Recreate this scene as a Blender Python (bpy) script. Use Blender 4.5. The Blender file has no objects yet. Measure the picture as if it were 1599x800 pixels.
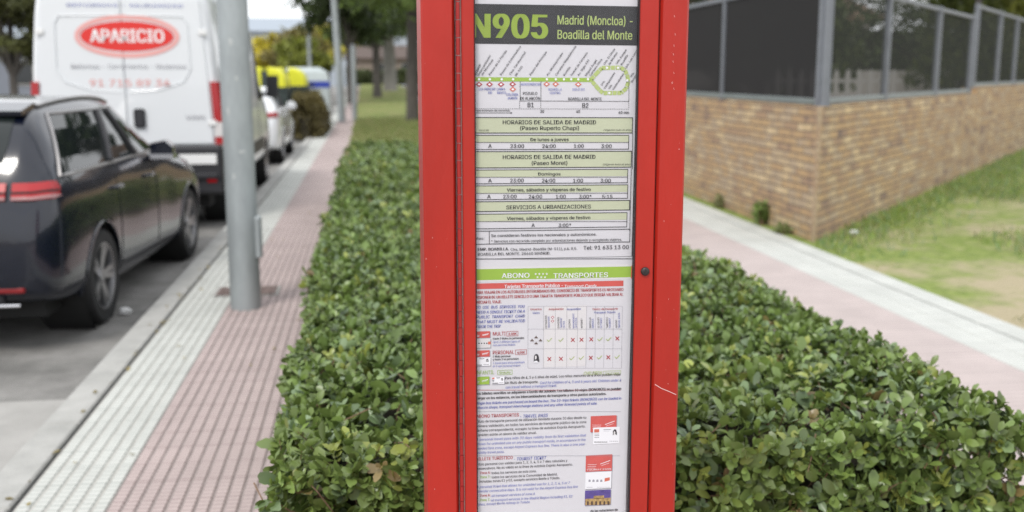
import bpy, math, random
import numpy as np
from mathutils import Vector, Matrix
R = math.radians
rng = np.random.default_rng(7)
random.seed(7)
scene = bpy.context.scene
COL = scene.collection

# ------------------------------------------------------------------ camera
# x runs across the street (to the right), y along it, z up; metres
PITCH, YAW, EYE, FPX = math.atan(285 / 1620), R(7.9), 1.65, 1620.0
cam = bpy.data.cameras.new('camera')
cam.sensor_width = 36.0
cam.lens = 36.0 * FPX / 1599
cam.clip_start, cam.clip_end = 0.05, 2000
cam.dof.use_dof = True
cam.dof.focus_distance = 1.95
cam.dof.aperture_fstop = 3.05
cam.dof.aperture_blades = 9
cam_ob = bpy.data.objects.new('camera', cam)
COL.objects.link(cam_ob)
cam_ob.location = (0, 0, EYE)
cam_ob.rotation_euler = (math.pi / 2 - PITCH, 0, -YAW)
scene.camera = cam_ob

# ------------------------------------------------------------------ sky, sun, exposure
SUN_EL, SUN_AZ = R(52), R(-150)      # behind the photographer's left shoulder, veiled by cloud
world = bpy.data.worlds.new('World')
scene.world = world
world.use_nodes = True
wn, wl = world.node_tree.nodes, world.node_tree.links
bg = wn['Background']
sky = wn.new('ShaderNodeTexSky')
sky.sky_type = 'NISHITA'
sky.sun_disc = False
sky.sun_elevation = SUN_EL
sky.sun_rotation = SUN_AZ
sky.air_density = 1.0
sky.dust_density = 2.0
tc = wn.new('ShaderNodeTexCoord')
cl = wn.new('ShaderNodeTexNoise')
cl.inputs['Scale'].default_value = 2.2
cl.inputs['Detail'].default_value = 6
mp = wn.new('ShaderNodeMapping')
mp.inputs['Scale'].default_value = (1, 1, 2.6)
cr = wn.new('ShaderNodeValToRGB')
cr.color_ramp.elements[0].position = 0.25
cr.color_ramp.elements[0].color = (0.55, 0.55, 0.55, 1)
cr.color_ramp.elements[1].position = 0.5
cr.color_ramp.elements[1].color = (1, 1, 1, 1)
mx = wn.new('ShaderNodeMix')
mx.data_type = 'RGBA'
mx.inputs['B'].default_value = (9.6, 9.8, 10.1, 1)      # the bright cloud sheet
wl.new(tc.outputs['Generated'], mp.inputs['Vector'])
wl.new(mp.outputs['Vector'], cl.inputs['Vector'])
wl.new(cl.outputs['Fac'], cr.inputs['Fac'])
wl.new(cr.outputs['Color'], mx.inputs['Factor'])
wl.new(sky.outputs['Color'], mx.inputs['A'])
wl.new(mx.outputs['Result'], bg.inputs['Color'])
bg.inputs['Strength'].default_value = 0.10
sun = bpy.data.lights.new('sun', 'SUN')
sun.energy = 1.4
sun.angle = R(14)
sun.color = (1.0, 0.96, 0.9)
sun_ob = bpy.data.objects.new('sun', sun)
COL.objects.link(sun_ob)
sd = Vector((math.sin(SUN_AZ) * math.cos(SUN_EL), math.cos(SUN_AZ) * math.cos(SUN_EL), math.sin(SUN_EL)))
sun_ob.rotation_euler = sd.to_track_quat('Z', 'Y').to_euler()
scene.view_settings.view_transform = 'Standard'
scene.view_settings.look = 'None'
scene.view_settings.exposure = 0.62
scene.view_settings.gamma = 1
scene.cycles.use_denoising = True
scene.cycles.denoising_prefilter = 'NONE'
scene.cycles.max_bounces = 8
scene.cycles.transparent_max_bounces = 16
scene.cycles.caustics_reflective = False
scene.cycles.caustics_refractive = False
scene.cycles.sample_clamp_indirect = 6

# ------------------------------------------------------------------ materials
def mat(name, col, rough=0.6, metal=0.0, var=0.0, vscale=4.0, bump=0.0, bscale=60.0, spec=0.5, coat=0.0, col2=None, stretch=None):
    m = bpy.data.materials.new(name)
    m.use_nodes = True
    n, l = m.node_tree.nodes, m.node_tree.links
    b = n['Principled BSDF']
    b.inputs['Base Color'].default_value = (*col, 1)
    b.inputs['Roughness'].default_value = rough
    b.inputs['Metallic'].default_value = metal
    b.inputs['Specular IOR Level'].default_value = spec
    b.inputs['Coat Weight'].default_value = coat
    b.inputs['Coat Roughness'].default_value = 0.04
    t = n.new('ShaderNodeTexCoord')
    src = t.outputs['Object']
    if stretch:
        mpn = n.new('ShaderNodeMapping')
        mpn.inputs['Scale'].default_value = stretch
        l.new(src, mpn.inputs['Vector'])
        src = mpn.outputs['Vector']
    if var or col2:
        nz = n.new('ShaderNodeTexNoise')
        nz.inputs['Scale'].default_value = vscale
        nz.inputs['Detail'].default_value = 5
        nz.inputs['Roughness'].default_value = 0.62
        l.new(src, nz.inputs['Vector'])
        r = n.new('ShaderNodeValToRGB')
        r.color_ramp.elements[0].position = 0.32
        r.color_ramp.elements[1].position = 0.68
        a = tuple(c * (1 - var) for c in col)
        z = col2 or tuple(min(1, c * (1 + var)) for c in col)
        r.color_ramp.elements[0].color = (*a, 1)
        r.color_ramp.elements[1].color = (*z, 1)
        l.new(nz.outputs['Fac'], r.inputs['Fac'])
        l.new(r.outputs['Color'], b.inputs['Base Color'])
    if bump:
        nb = n.new('ShaderNodeTexNoise')
        nb.inputs['Scale'].default_value = bscale
        nb.inputs['Detail'].default_value = 4
        l.new(src, nb.inputs['Vector'])
        bp = n.new('ShaderNodeBump')
        bp.inputs['Strength'].default_value = bump
        bp.inputs['Distance'].default_value = 0.01
        l.new(nb.outputs['Fac'], bp.inputs['Height'])
        l.new(bp.outputs['Normal'], b.inputs['Normal'])
    return m

def leaf_mat(name, rough=0.38, trans=0.25):
    m = bpy.data.materials.new(name)
    m.use_nodes = True
    n, l = m.node_tree.nodes, m.node_tree.links
    b = n['Principled BSDF']
    at = n.new('ShaderNodeAttribute')
    at.attribute_name = 'tint'
    l.new(at.outputs['Color'], b.inputs['Base Color'])
    b.inputs['Roughness'].default_value = rough
    tr = n.new('ShaderNodeBsdfTranslucent')
    l.new(at.outputs['Color'], tr.inputs['Color'])
    mixs = n.new('ShaderNodeMixShader')
    mixs.inputs['Fac'].default_value = trans
    l.new(b.outputs['BSDF'], mixs.inputs[1])
    l.new(tr.outputs['BSDF'], mixs.inputs[2])
    l.new(mixs.outputs['Shader'], n['Material Output'].inputs['Surface'])
    return m

def glass_mat(name, tint=(1, 1, 1), gloss=1.0, rough=0.0):
    m = bpy.data.materials.new(name)
    m.use_nodes = True
    n, l = m.node_tree.nodes, m.node_tree.links
    n.remove(n['Principled BSDF'])
    t = n.new('ShaderNodeBsdfTransparent')
    t.inputs['Color'].default_value = (*tint, 1)
    g = n.new('ShaderNodeBsdfGlossy')
    g.inputs['Roughness'].default_value = rough
    f = n.new('ShaderNodeLayerWeight')          # the same from both sides of the pane
    f.inputs['Blend'].default_value = 0.5
    pw = n.new('ShaderNodeMath'); pw.operation = 'POWER'; pw.inputs[1].default_value = 5
    k = n.new('ShaderNodeMath'); k.operation = 'MULTIPLY_ADD'
    k.inputs[1].default_value = 0.9 * gloss; k.inputs[2].default_value = 0.025 * gloss
    l.new(f.outputs['Facing'], pw.inputs[0])
    mixs = n.new('ShaderNodeMixShader')
    l.new(pw.outputs[0], k.inputs[0])
    l.new(k.outputs[0], mixs.inputs['Fac'])
    l.new(t.outputs[0], mixs.inputs[1])
    l.new(g.outputs[0], mixs.inputs[2])
    l.new(mixs.outputs[0], n['Material Output'].inputs['Surface'])
    return m

def net_mat(name, col, cover):
    m = bpy.data.materials.new(name)
    m.use_nodes = True
    n, l = m.node_tree.nodes, m.node_tree.links
    b = n['Principled BSDF']
    b.inputs['Base Color'].default_value = (*col, 1)
    b.inputs['Roughness'].default_value = 0.9
    b.inputs['Specular IOR Level'].default_value = 0.08
    t = n.new('ShaderNodeBsdfTransparent')
    mixs = n.new('ShaderNodeMixShader')
    mixs.inputs['Fac'].default_value = cover
    l.new(t.outputs[0], mixs.inputs[1])
    l.new(b.outputs[0], mixs.inputs[2])
    l.new(mixs.outputs[0], n['Material Output'].inputs['Surface'])
    return m

M = {}
M['red'] = mat('red post paint', (0.37, 0.0165, 0.0085), 0.38, spec=0.45, var=0.11, vscale=5, bump=0.10, bscale=60, stretch=(1, 1, 0.3))
M['red_dark'] = mat('red hinge paint', (0.30, 0.010, 0.008), 0.42)
M['inner_edge'] = mat('dark inner edge', (0.02, 0.012, 0.014), 0.6)
M['paper'] = mat('printed paper', (0.64, 0.64, 0.655), 0.75, var=0.025, vscale=6)
M['ink_black'] = mat('black ink', (0.03, 0.03, 0.036), 0.6)
M['ink_band'] = mat('faded black ink band', (0.014, 0.014, 0.015), 0.5, col2=(0.038, 0.038, 0.04), vscale=14)
M['ink_red'] = mat('red ink', (0.42, 0.035, 0.04), 0.6)
M['ink_card'] = mat('faded red ink', (0.60, 0.10, 0.085), 0.6, var=0.08, vscale=40)
M['ink_orange'] = mat('orange red ink', (0.62, 0.16, 0.10), 0.6)
M['ink_blue'] = mat('blue ink', (0.10, 0.13, 0.42), 0.6)
M['ink_pale_blue'] = mat('faded blue ink', (0.20, 0.23, 0.52), 0.6)
M['ink_lime'] = mat('lime green ink', (0.27, 0.38, 0.045), 0.6, var=0.08, vscale=20)
M['ink_pale_lime'] = mat('faded green ink', (0.42, 0.52, 0.17), 0.6)
M['ink_green'] = mat('green ink', (0.30, 0.47, 0.06), 0.6, var=0.06, vscale=20)
M['ink_pale'] = mat('pale green print', (0.52, 0.56, 0.39), 0.7, var=0.03, vscale=12)
M['ink_white'] = mat('white print', (0.82, 0.83, 0.84), 0.7)
M['ink_cream'] = mat('cream print', (0.68, 0.67, 0.66), 0.7)
M['ink_grey'] = mat('grey ink', (0.32, 0.32, 0.35), 0.7)
M['ink_violet'] = mat('violet print', (0.10, 0.07, 0.27), 0.7, var=0.2, vscale=80)
M['ink_gold'] = mat('golden print', (0.42, 0.28, 0.11), 0.7, var=0.4, vscale=160)
M['ink_brown'] = mat('brown print', (0.10, 0.06, 0.04), 0.7)
M['glazing'] = glass_mat('clear plastic window', (0.97, 0.97, 0.98), 0.45, 0.03)
M['steel'] = mat('galvanised steel', (0.33, 0.36, 0.37), 0.55, metal=0.35, var=0.14, vscale=7, bump=0.08, bscale=90, stretch=(1, 1, 0.35))
M['steel_dark'] = mat('painted grey steel', (0.155, 0.168, 0.19), 0.5, var=0.1, vscale=6)
M['screw'] = mat('dark metal lock', (0.05, 0.045, 0.045), 0.4, metal=0.6)
M['scratch'] = mat('scratched primer', (0.75, 0.5, 0.48), 0.7)

# ------------------------------------------------------------------ mesh helpers
class MB:
    """collects shapes and links them as one mesh object"""
    def __init__(self):
        self.v, self.f, self.m, self.uv = [], [], [], {}
    def add(self, verts, faces, mi=0):
        o = len(self.v)
        self.v += [tuple(p) for p in verts]
        self.f += [tuple(i + o for i in f) for f in faces]
        self.m += [mi] * len(faces)
        return self
    def box(self, a, b, mi=0, bev=0.0):
        (x0, y0, z0), (x1, y1, z1) = a, b
        if bev <= 0:
            vs = [(x, y, z) for z in (z0, z1) for y in (y0, y1) for x in (x0, x1)]
            return self.add(vs, [(0, 2, 3, 1), (4, 5, 7, 6), (0, 1, 5, 4), (2, 6, 7, 3), (0, 4, 6, 2), (1, 3, 7, 5)], mi)
        c = bev
        rings = []
        for z, d in ((z0, c), (z0 + c, 0), (z1 - c, 0), (z1, c)):
            X0, X1, Y0, Y1 = x0 + d, x1 - d, y0 + d, y1 - d
            rings.append([(X0 + c, Y0, z), (X1 - c, Y0, z), (X1, Y0 + c, z), (X1, Y1 - c, z), (X1 - c, Y1, z), (X0 + c, Y1, z), (X0, Y1 - c, z), (X0, Y0 + c, z)])
        return self.loft(rings, mi, True, True)
    def loft(self, rings, mi=0, cap0=True, cap1=True, closed=True):
        k = len(rings[0])
        vs = [p for r in rings for p in r]
        fs = []
        for i in range(len(rings) - 1):
            for j in range(k if closed else k - 1):
                a, b = i * k + j, i * k + (j + 1) % k
                fs.append((a, b, b + k, a + k))
        if cap0:
            fs.append(tuple(reversed(range(k))))
        if cap1:
            fs.append(tuple(range((len(rings) - 1) * k, len(rings) * k)))
        return self.add(vs, fs, mi)
    def tube(self, pts, radii, n=16, mi=0, cap=True):
        pts = [Vector(p) for p in pts]
        if not hasattr(radii, '__len__'):
            radii = [radii] * len(pts)
        rings, ref = [], None
        for i, p in enumerate(pts):
            d = (pts[min(i + 1, len(pts) - 1)] - pts[max(i - 1, 0)]).normalized()
            if ref is None:
                ref = d.cross(Vector((0, 0, 1)) if abs(d.z) < 0.9 else Vector((1, 0, 0))).normalized()
            u = (ref - d * ref.dot(d)).normalized()
            w = d.cross(u)
            rings.append([p + (u * math.cos(2 * math.pi * k / n) + w * math.sin(2 * math.pi * k / n)) * radii[i] for k in range(n)])
        return self.loft(rings, mi, cap, cap)
    def lathe(self, prof, axis='x', c=(0, 0, 0), n=32, mi=0):
        """prof: (radius, along) pairs turned round an axis through c"""
        rings = []
        for r, h in prof:
            ring = []
            for k in range(n):
                a = 2 * math.pi * k / n
                u, w = r * math.cos(a), r * math.sin(a)
                p = {'x': (h, u, w), 'y': (u, h, w), 'z': (u, w, h)}[axis]
                ring.append((p[0] + c[0], p[1] + c[1], p[2] + c[2]))
            rings.append(ring)
        return self.loft(rings, mi, False, False)
    def poly(self, pts, mi=0):
        return self.add(pts, [tuple(range(len(pts)))], mi)
    def build(self, name, mats, parent=None, smooth=False, loc=None):
        me = bpy.data.meshes.new(name)
        me.from_pydata(self.v, [], self.f)
        for m in (mats if isinstance(mats, (list, tuple)) else [mats]):
            me.materials.append(m)
        me.polygons.foreach_set('material_index', self.m)
        if smooth:
            me.polygons.foreach_set('use_smooth', [True] * len(self.f))
            me.set_sharp_from_angle(angle=R(smooth if smooth is not True else 40))
        me.update()
        o = bpy.data.objects.new(name, me)
        COL.objects.link(o)
        if parent:
            o.parent = parent
        if loc:
            o.location = loc
        return o

def tag(o, label=None, cat=None, group=None, kind=None):
    if label: o['label'] = label
    if cat: o['category'] = cat
    if group: o['group'] = group
    if kind: o['kind'] = kind
    return o

def thing(name, loc, label, cat, group=None, rz=0.0):
    o = bpy.data.objects.new(name, None)
    COL.objects.link(o)
    o.location = loc
    o.rotation_euler = (0, 0, rz)
    o.empty_display_size = 0.2
    return tag(o, label, cat, group)

def np_quads(name, V, n_per, quads, tint, material, parent=None, smooth=True):
    """many equal little patches as one mesh: V is (items, n_per, 3), tint (items, 3)"""
    N = len(V)
    me = bpy.data.meshes.new(name)
    q = np.array(quads, dtype=np.int32)
    F = (q[None] + (np.arange(N, dtype=np.int32) * n_per)[:, None, None]).reshape(-1, 4)
    me.vertices.add(N * n_per)
    me.vertices.foreach_set('co', np.ascontiguousarray(V, dtype=np.float32).ravel())
    me.loops.add(F.size)
    me.loops.foreach_set('vertex_index', F.ravel())
    me.polygons.add(len(F))
    me.polygons.foreach_set('loop_start', np.arange(len(F), dtype=np.int32) * 4)
    if smooth:
        me.polygons.foreach_set('use_smooth', np.ones(len(F), dtype=bool))
    at = me.attributes.new('tint', 'FLOAT_COLOR', 'POINT')
    c = np.ones((N, n_per, 4), dtype=np.float32)
    c[:, :, :3] = tint[:, None, :]
    at.data.foreach_set('color', c.ravel())
    me.materials.append(material)
    me.update(calc_edges=True)
    me.validate()
    o = bpy.data.objects.new(name, me)
    COL.objects.link(o)
    if parent: o.parent = parent
    return o

def unit(a):
    return a / np.maximum(np.linalg.norm(a, axis=-1, keepdims=True), 1e-9)

# ------------------------------------------------------------------ setting: ground, road, pavements
def sheet(name, x0, x1, y0, y1, z, m, nx=1, ny=1, zf=None):
    b = MB()
    vs = []
    for j in range(ny + 1):
        for i in range(nx + 1):
            x, y = x0 + (x1 - x0) * i / nx, y0 + (y1 - y0) * j / ny
            vs.append((x, y, zf(x, y) if zf else z))
    b.add(vs, [(j * (nx + 1) + i, j * (nx + 1) + i + 1, (j + 1) * (nx + 1) + i + 1, (j + 1) * (nx + 1) + i) for j in range(ny) for i in range(nx)])
    return tag(b.build(name, m, smooth=nx > 1), kind='structure')

M['earth'] = mat('earth', (0.16, 0.13, 0.09), 0.95, var=0.3, vscale=0.5)
M['asphalt'] = mat('worn asphalt', (0.14, 0.137, 0.13), 0.9, col2=(0.27, 0.262, 0.25), vscale=2.6, bump=0.9, bscale=120)
M['concrete'] = mat('cement gutter', (0.27, 0.265, 0.25), 0.9, col2=(0.37, 0.36, 0.345), vscale=2.2, bump=0.35, bscale=90)
M['kerb'] = mat('kerb stone', (0.30, 0.30, 0.285), 0.85, col2=(0.40, 0.395, 0.38), vscale=5, bump=0.3, bscale=120)

def tile_mat(name, col, grout, pitch=0.0425):
    """hydraulic tile: small raised bars, darker tone in the cross joints"""
    m = mat(name, col, 0.85, var=0.10, vscale=2.5, bump=0.15, bscale=200)
    n, l = m.node_tree.nodes, m.node_tree.links
    b = n['Principled BSDF']
    src = b.inputs['Base Color'].links[0].from_socket
    t = n.new('ShaderNodeTexCoord')
    s = n.new('ShaderNodeSeparateXYZ')
    l.new(t.outputs['Object'], s.inputs['Vector'])
    def frac(period, width):
        d = n.new('ShaderNodeMath'); d.operation = 'DIVIDE'; d.inputs[1].default_value = period
        f = n.new('ShaderNodeMath'); f.operation = 'FRACT'
        g = n.new('ShaderNodeMath'); g.operation = 'LESS_THAN'; g.inputs[1].default_value = width
        l.new(s.outputs['Y'], d.inputs[0]); l.new(d.outputs[0], f.inputs[0]); l.new(f.outputs[0], g.inputs[0])
        return g.outputs[0]
    mxn = n.new('ShaderNodeMath'); mxn.operation = 'MAXIMUM'
    sc = n.new('ShaderNodeMath'); sc.operation = 'MULTIPLY'; sc.inputs[1].default_value = 0.8
    l.new(frac(pitch, 0.22), sc.inputs[0])
    l.new(sc.outputs[0], mxn.inputs[0]); l.new(frac(0.2, 0.03), mxn.inputs[1])
    x = n.new('ShaderNodeMix'); x.data_type = 'RGBA'
    x.inputs['B'].default_value = (*grout, 1)
    l.new(mxn.outputs[0], x.inputs['Factor']); l.new(src, x.inputs['A']); l.new(x.outputs['Result'], b.inputs['Base Color'])
    return m
M['white_tile'] = tile_mat('white pavement tile', (0.48, 0.487, 0.463), (0.31, 0.33, 0.31))
M['red_tile'] = tile_mat('faded red pavement tile', (0.42, 0.345, 0.333), (0.22, 0.16, 0.155), 0.037)
M['pink_tile'] = tile_mat('pink pavement tile', (0.43, 0.365, 0.352), (0.31, 0.27, 0.26), 0.06)
M['groove'] = mat('darker grooves', (0.27, 0.235, 0.225), 0.95, var=0.2, vscale=8)  # tone a step darker than the red bars

M['pale_groove'] = mat('light grey grooves', (0.38, 0.375, 0.35), 0.95, var=0.15, vscale=8)  # tone a step darker than the white bars
def ribbed(name, x0, x1, y0, y1, bars, m, groove, z=0.0, depth=0.006, gap=0.2):
    """bars running along the street with real grooves between them"""
    b = MB()
    w = (x1 - x0) / bars
    prof = []
    for i in range(bars):
        a = x0 + i * w
        prof += [(a, z - depth, 1), (a + w * gap, z - depth, 1), (a + w * gap + 0.004, z, 0), (a + w - 0.004, z, 0)]
    prof.append((x1, z - depth, 1))
    for (xa, za, ga), (xb, zb, gb) in zip(prof[:-1], prof[1:]):
        b.add([(xa, y0, za), (xb, y0, zb), (xb, y1, zb), (xa, y1, za)], [(0, 1, 2, 3)], 1 if ga and gb else 0)
    return tag(b.build(name, [m, groove]), kind='structure')

sheet('ground', -400, 400, -60, 900, -0.16, M['earth'])
sheet('road', -9.6, -1.56, -8, 220, -0.10, M['asphalt'])
sheet('gutter', -2.15, -1.57, -2, 5.7, -0.095, M['concrete'])
kb = MB()
y = -4.0
while y < 120:
    kb.box((-1.57, y, -0.15), (-1.402, y + 0.992, 0.003), bev=0.008)
    y += 1.0
tag(kb.build('kerb', M['kerb']), kind='structure')
ribbed('pavement_white_band', -1.382, -1.03, -4, 120, 6, M['white_tile'], M['pale_groove'])
ribbed('pavement', -1.03, -0.42, -4, 120, 11, M['red_tile'], M['groove'], depth=0.007, gap=0.15)
sheet('pavement_platform', -0.42, 8, -4, 2.30, -0.004, M['red_tile'])
sheet('planting_bed', -0.42, 2.9, 2.30, 14.4, -0.01, M['earth'])
sheet('path', 2.55, 3.62, 2.30, 120, 0.0, M['pink_tile'])
ribbed('path_white_band', 3.62, 4.02, 2.30, 120, 2, M['white_tile'], M['pale_groove'], depth=0.004, gap=0.04)
kb = MB()
y = 2.3
while y < 60:
    kb.box((4.035, y, -0.15), (4.23, y + 0.992, 0.004), bev=0.006)
    y += 1.0
tag(kb.build('path_kerb', M['white_tile']), kind='structure')
sheet('far_pavement', -13.5, -9.6, -8, 220, 0.02, M['kerb'])
sheet('far_ground', -90, -13.5, -8, 220, 0.0, M['earth'])

def grass_mat(name, g1, g2, dry, bias, worn=False):
    m = bpy.data.materials.new(name)
    m.use_nodes = True
    n, l = m.node_tree.nodes, m.node_tree.links
    b = n['Principled BSDF']
    b.inputs['Roughness'].default_value = 0.95
    b.inputs['Specular IOR Level'].default_value = 0.15
    t = n.new('ShaderNodeTexCoord')
    def noise(s, d=5):
        z = n.new('ShaderNodeTexNoise'); z.inputs['Scale'].default_value = s; z.inputs['Detail'].default_value = d
        l.new(t.outputs['Object'], z.inputs['Vector']); return z.outputs['Fac']
    r1 = n.new('ShaderNodeValToRGB')
    r1.color_ramp.elements[0].position, r1.color_ramp.elements[0].color = 0.35, (*g1, 1)
    r1.color_ramp.elements[1].position, r1.color_ramp.elements[1].color = 0.65, (*g2, 1)
    l.new(noise(9), r1.inputs['Fac'])
    r2 = n.new('ShaderNodeValToRGB')
    r2.color_ramp.elements[0].position = bias - 0.11
    r2.color_ramp.elements[0].color = (0, 0, 0, 1)
    r2.color_ramp.elements[1].position = bias + 0.11
    fm = n.new('ShaderNodeMath'); fm.operation = 'MULTIPLY_ADD'; fm.inputs[1].default_value = 0.45
    l.new(noise(5.5), fm.inputs[0])
    fa = n.new('ShaderNodeMath'); fa.operation = 'SUBTRACT'; fa.inputs[1].default_value = 0.225
    l.new(noise(0.75), fa.inputs[0]); l.new(fa.outputs[0], fm.inputs[2])
    fac = fm.outputs[0]
    if worn:      # trodden bare along the path, greener towards the wall
        dt = n.new('ShaderNodeVectorMath'); dt.operation = 'DOT_PRODUCT'; dt.inputs[1].default_value = (0.7543, -0.6566, 0)
        l.new(t.outputs['Object'], dt.inputs[0])
        ma = n.new('ShaderNodeMath'); ma.operation = 'MULTIPLY_ADD'; ma.inputs[1].default_value = 0.13; ma.inputs[2].default_value = 0.13 * (3.054 - 0.9)
        l.new(dt.outputs['Value'], ma.inputs[0])
        ad = n.new('ShaderNodeMath'); ad.operation = 'ADD'
        l.new(fac, ad.inputs[0]); l.new(ma.outputs[0], ad.inputs[1]); fac = ad.outputs[0]
    l.new(fac, r2.inputs['Fac'])
    x = n.new('ShaderNodeMix'); x.data_type = 'RGBA'
    x.inputs['B'].default_value = (*dry, 1)
    l.new(r2.outputs['Color'], x.inputs['Factor']); l.new(r1.outputs['Color'], x.inputs['A'])
    l.new(x.outputs['Result'], b.inputs['Base Color'])
    bp = n.new('ShaderNodeBump'); bp.inputs['Strength'].default_value = 1.0; bp.inputs['Distance'].default_value = 0.04
    l.new(noise(35, 3), bp.inputs['Height']); l.new(bp.outputs['Normal'], b.inputs['Normal'])
    return m
M['lawn'] = grass_mat('lawn', (0.14, 0.18, 0.055), (0.23, 0.26, 0.09), (0.30, 0.26, 0.13), 0.60)
M['verge'] = grass_mat('dry verge', (0.15, 0.21, 0.05), (0.27, 0.32, 0.10), (0.40, 0.345, 0.23), 0.57, True)
def lawn_z(x, y):
    k = min(1, max(0, (y - 38) / 40))
    return 0.004 + 0.75 * k * k * (3 - 2 * k)
sheet('lawn', -0.42, 2.55, 14.4, 120, 0.004, M['lawn'], 4, 80, lawn_z)
sheet('far_lawn', 4.23, 60, 44, 120, 0.004, M['lawn'], 6, 60, lawn_z)
sheet('verge', 4.23, 60, -8, 44, 0.0, M['verge'])

# ------------------------------------------------------------------ vegetation
GRID33 = [(0, 1, 4, 3), (1, 2, 5, 4), (3, 4, 7, 6), (4, 5, 8, 7), (6, 7, 10, 9), (7, 8, 11, 10)]
def leaves(base, d, up, L, W, fold, curl):
    """leaf blades as 4x3 patches: base/d/up (N,3), L/W/fold/curl (N,)"""
    s = unit(np.cross(d, up)); u = np.cross(s, d)
    V = np.empty((len(base), 12, 3))
    prof = ((0.0, 0.10), (0.35, 0.80), (0.74, 0.98), (1.0, 0.30))
    for r, (t, w) in enumerate(prof):
        mid = base + d * (L * t)[:, None] - u * (curl * L * t * t)[:, None]
        for c, k in enumerate((-1, 0, 1)):
            V[:, r * 3 + c] = mid + s * (k * w * W * 0.5)[:, None] + u * (abs(k) * fold * W * w)[:, None]
    return V

def frames(n):
    ref = np.where(np.abs(n[:, 2:3]) < 0.9, np.array([[0, 0, 1.0]]), np.array([[1.0, 0, 0]]))
    a = unit(np.cross(n, ref)); return a, np.cross(n, a)

def sprigs(pos, nrm, per, size, tint0, spread=(25, 80)):
    """rosettes of leaves at the end of each shoot"""
    N = len(pos)
    a, b = frames(nrm)
    out, tints, stems = [], [], []
    ph0 = rng.uniform(0, 6.28, N)
    for k in range(per):
        tier = k / per
        ph = ph0 + k * 2.4 + rng.normal(0, 0.25, N)
        op = np.radians(spread[0] + (spread[1] - spread[0]) * tier + rng.normal(0, 12, N))
        rad = a * np.cos(ph)[:, None] + b * np.sin(ph)[:, None]
        d = unit(nrm * np.cos(op)[:, None] + rad * np.sin(op)[:, None])
        up = unit(nrm * np.sin(op)[:, None] - rad * np.cos(op)[:, None] + rng.normal(0, 0.25, (N, 3)))
        L = size * rng.choice([0.55, 0.8, 1.0, 1.25], N, p=[0.25, 0.3, 0.3, 0.15]) * rng.uniform(0.8, 1.15, N) * (0.62 + 0.45 * tier)
        base = pos - nrm * (0.7 * tier * size)[:, None]
        V = leaves(base, d, up, L, L * rng.uniform(0.46, 0.72, N), rng.uniform(0.02, 0.22, N), rng.uniform(-0.15, 0.5, N))
        keep = rng.random(N) < 0.92
        out.append(V[keep])
        t = tint0 * (1.0 + rng.normal(0, 0.18, (N, 1)))
        t = t + (1 - tier) * np.array([[0.035, 0.045, 0.006]]) * rng.uniform(0.0, 1.4, (N, 1))
        tints.append(np.clip(t, 0.008, 1)[keep])
    return np.concatenate(out), np.concatenate(tints)

M['hedge_leaf'] = leaf_mat('hedge leaf', 0.34, 0.16)
M['twig'] = mat('hedge twigs', (0.045, 0.034, 0.02), 0.9, col2=(0.02, 0.022, 0.01), vscale=30, bump=1.0, bscale=40)
M['stem'] = mat('hedge stem', (0.16, 0.10, 0.06), 0.8, var=0.3, vscale=20)

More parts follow.
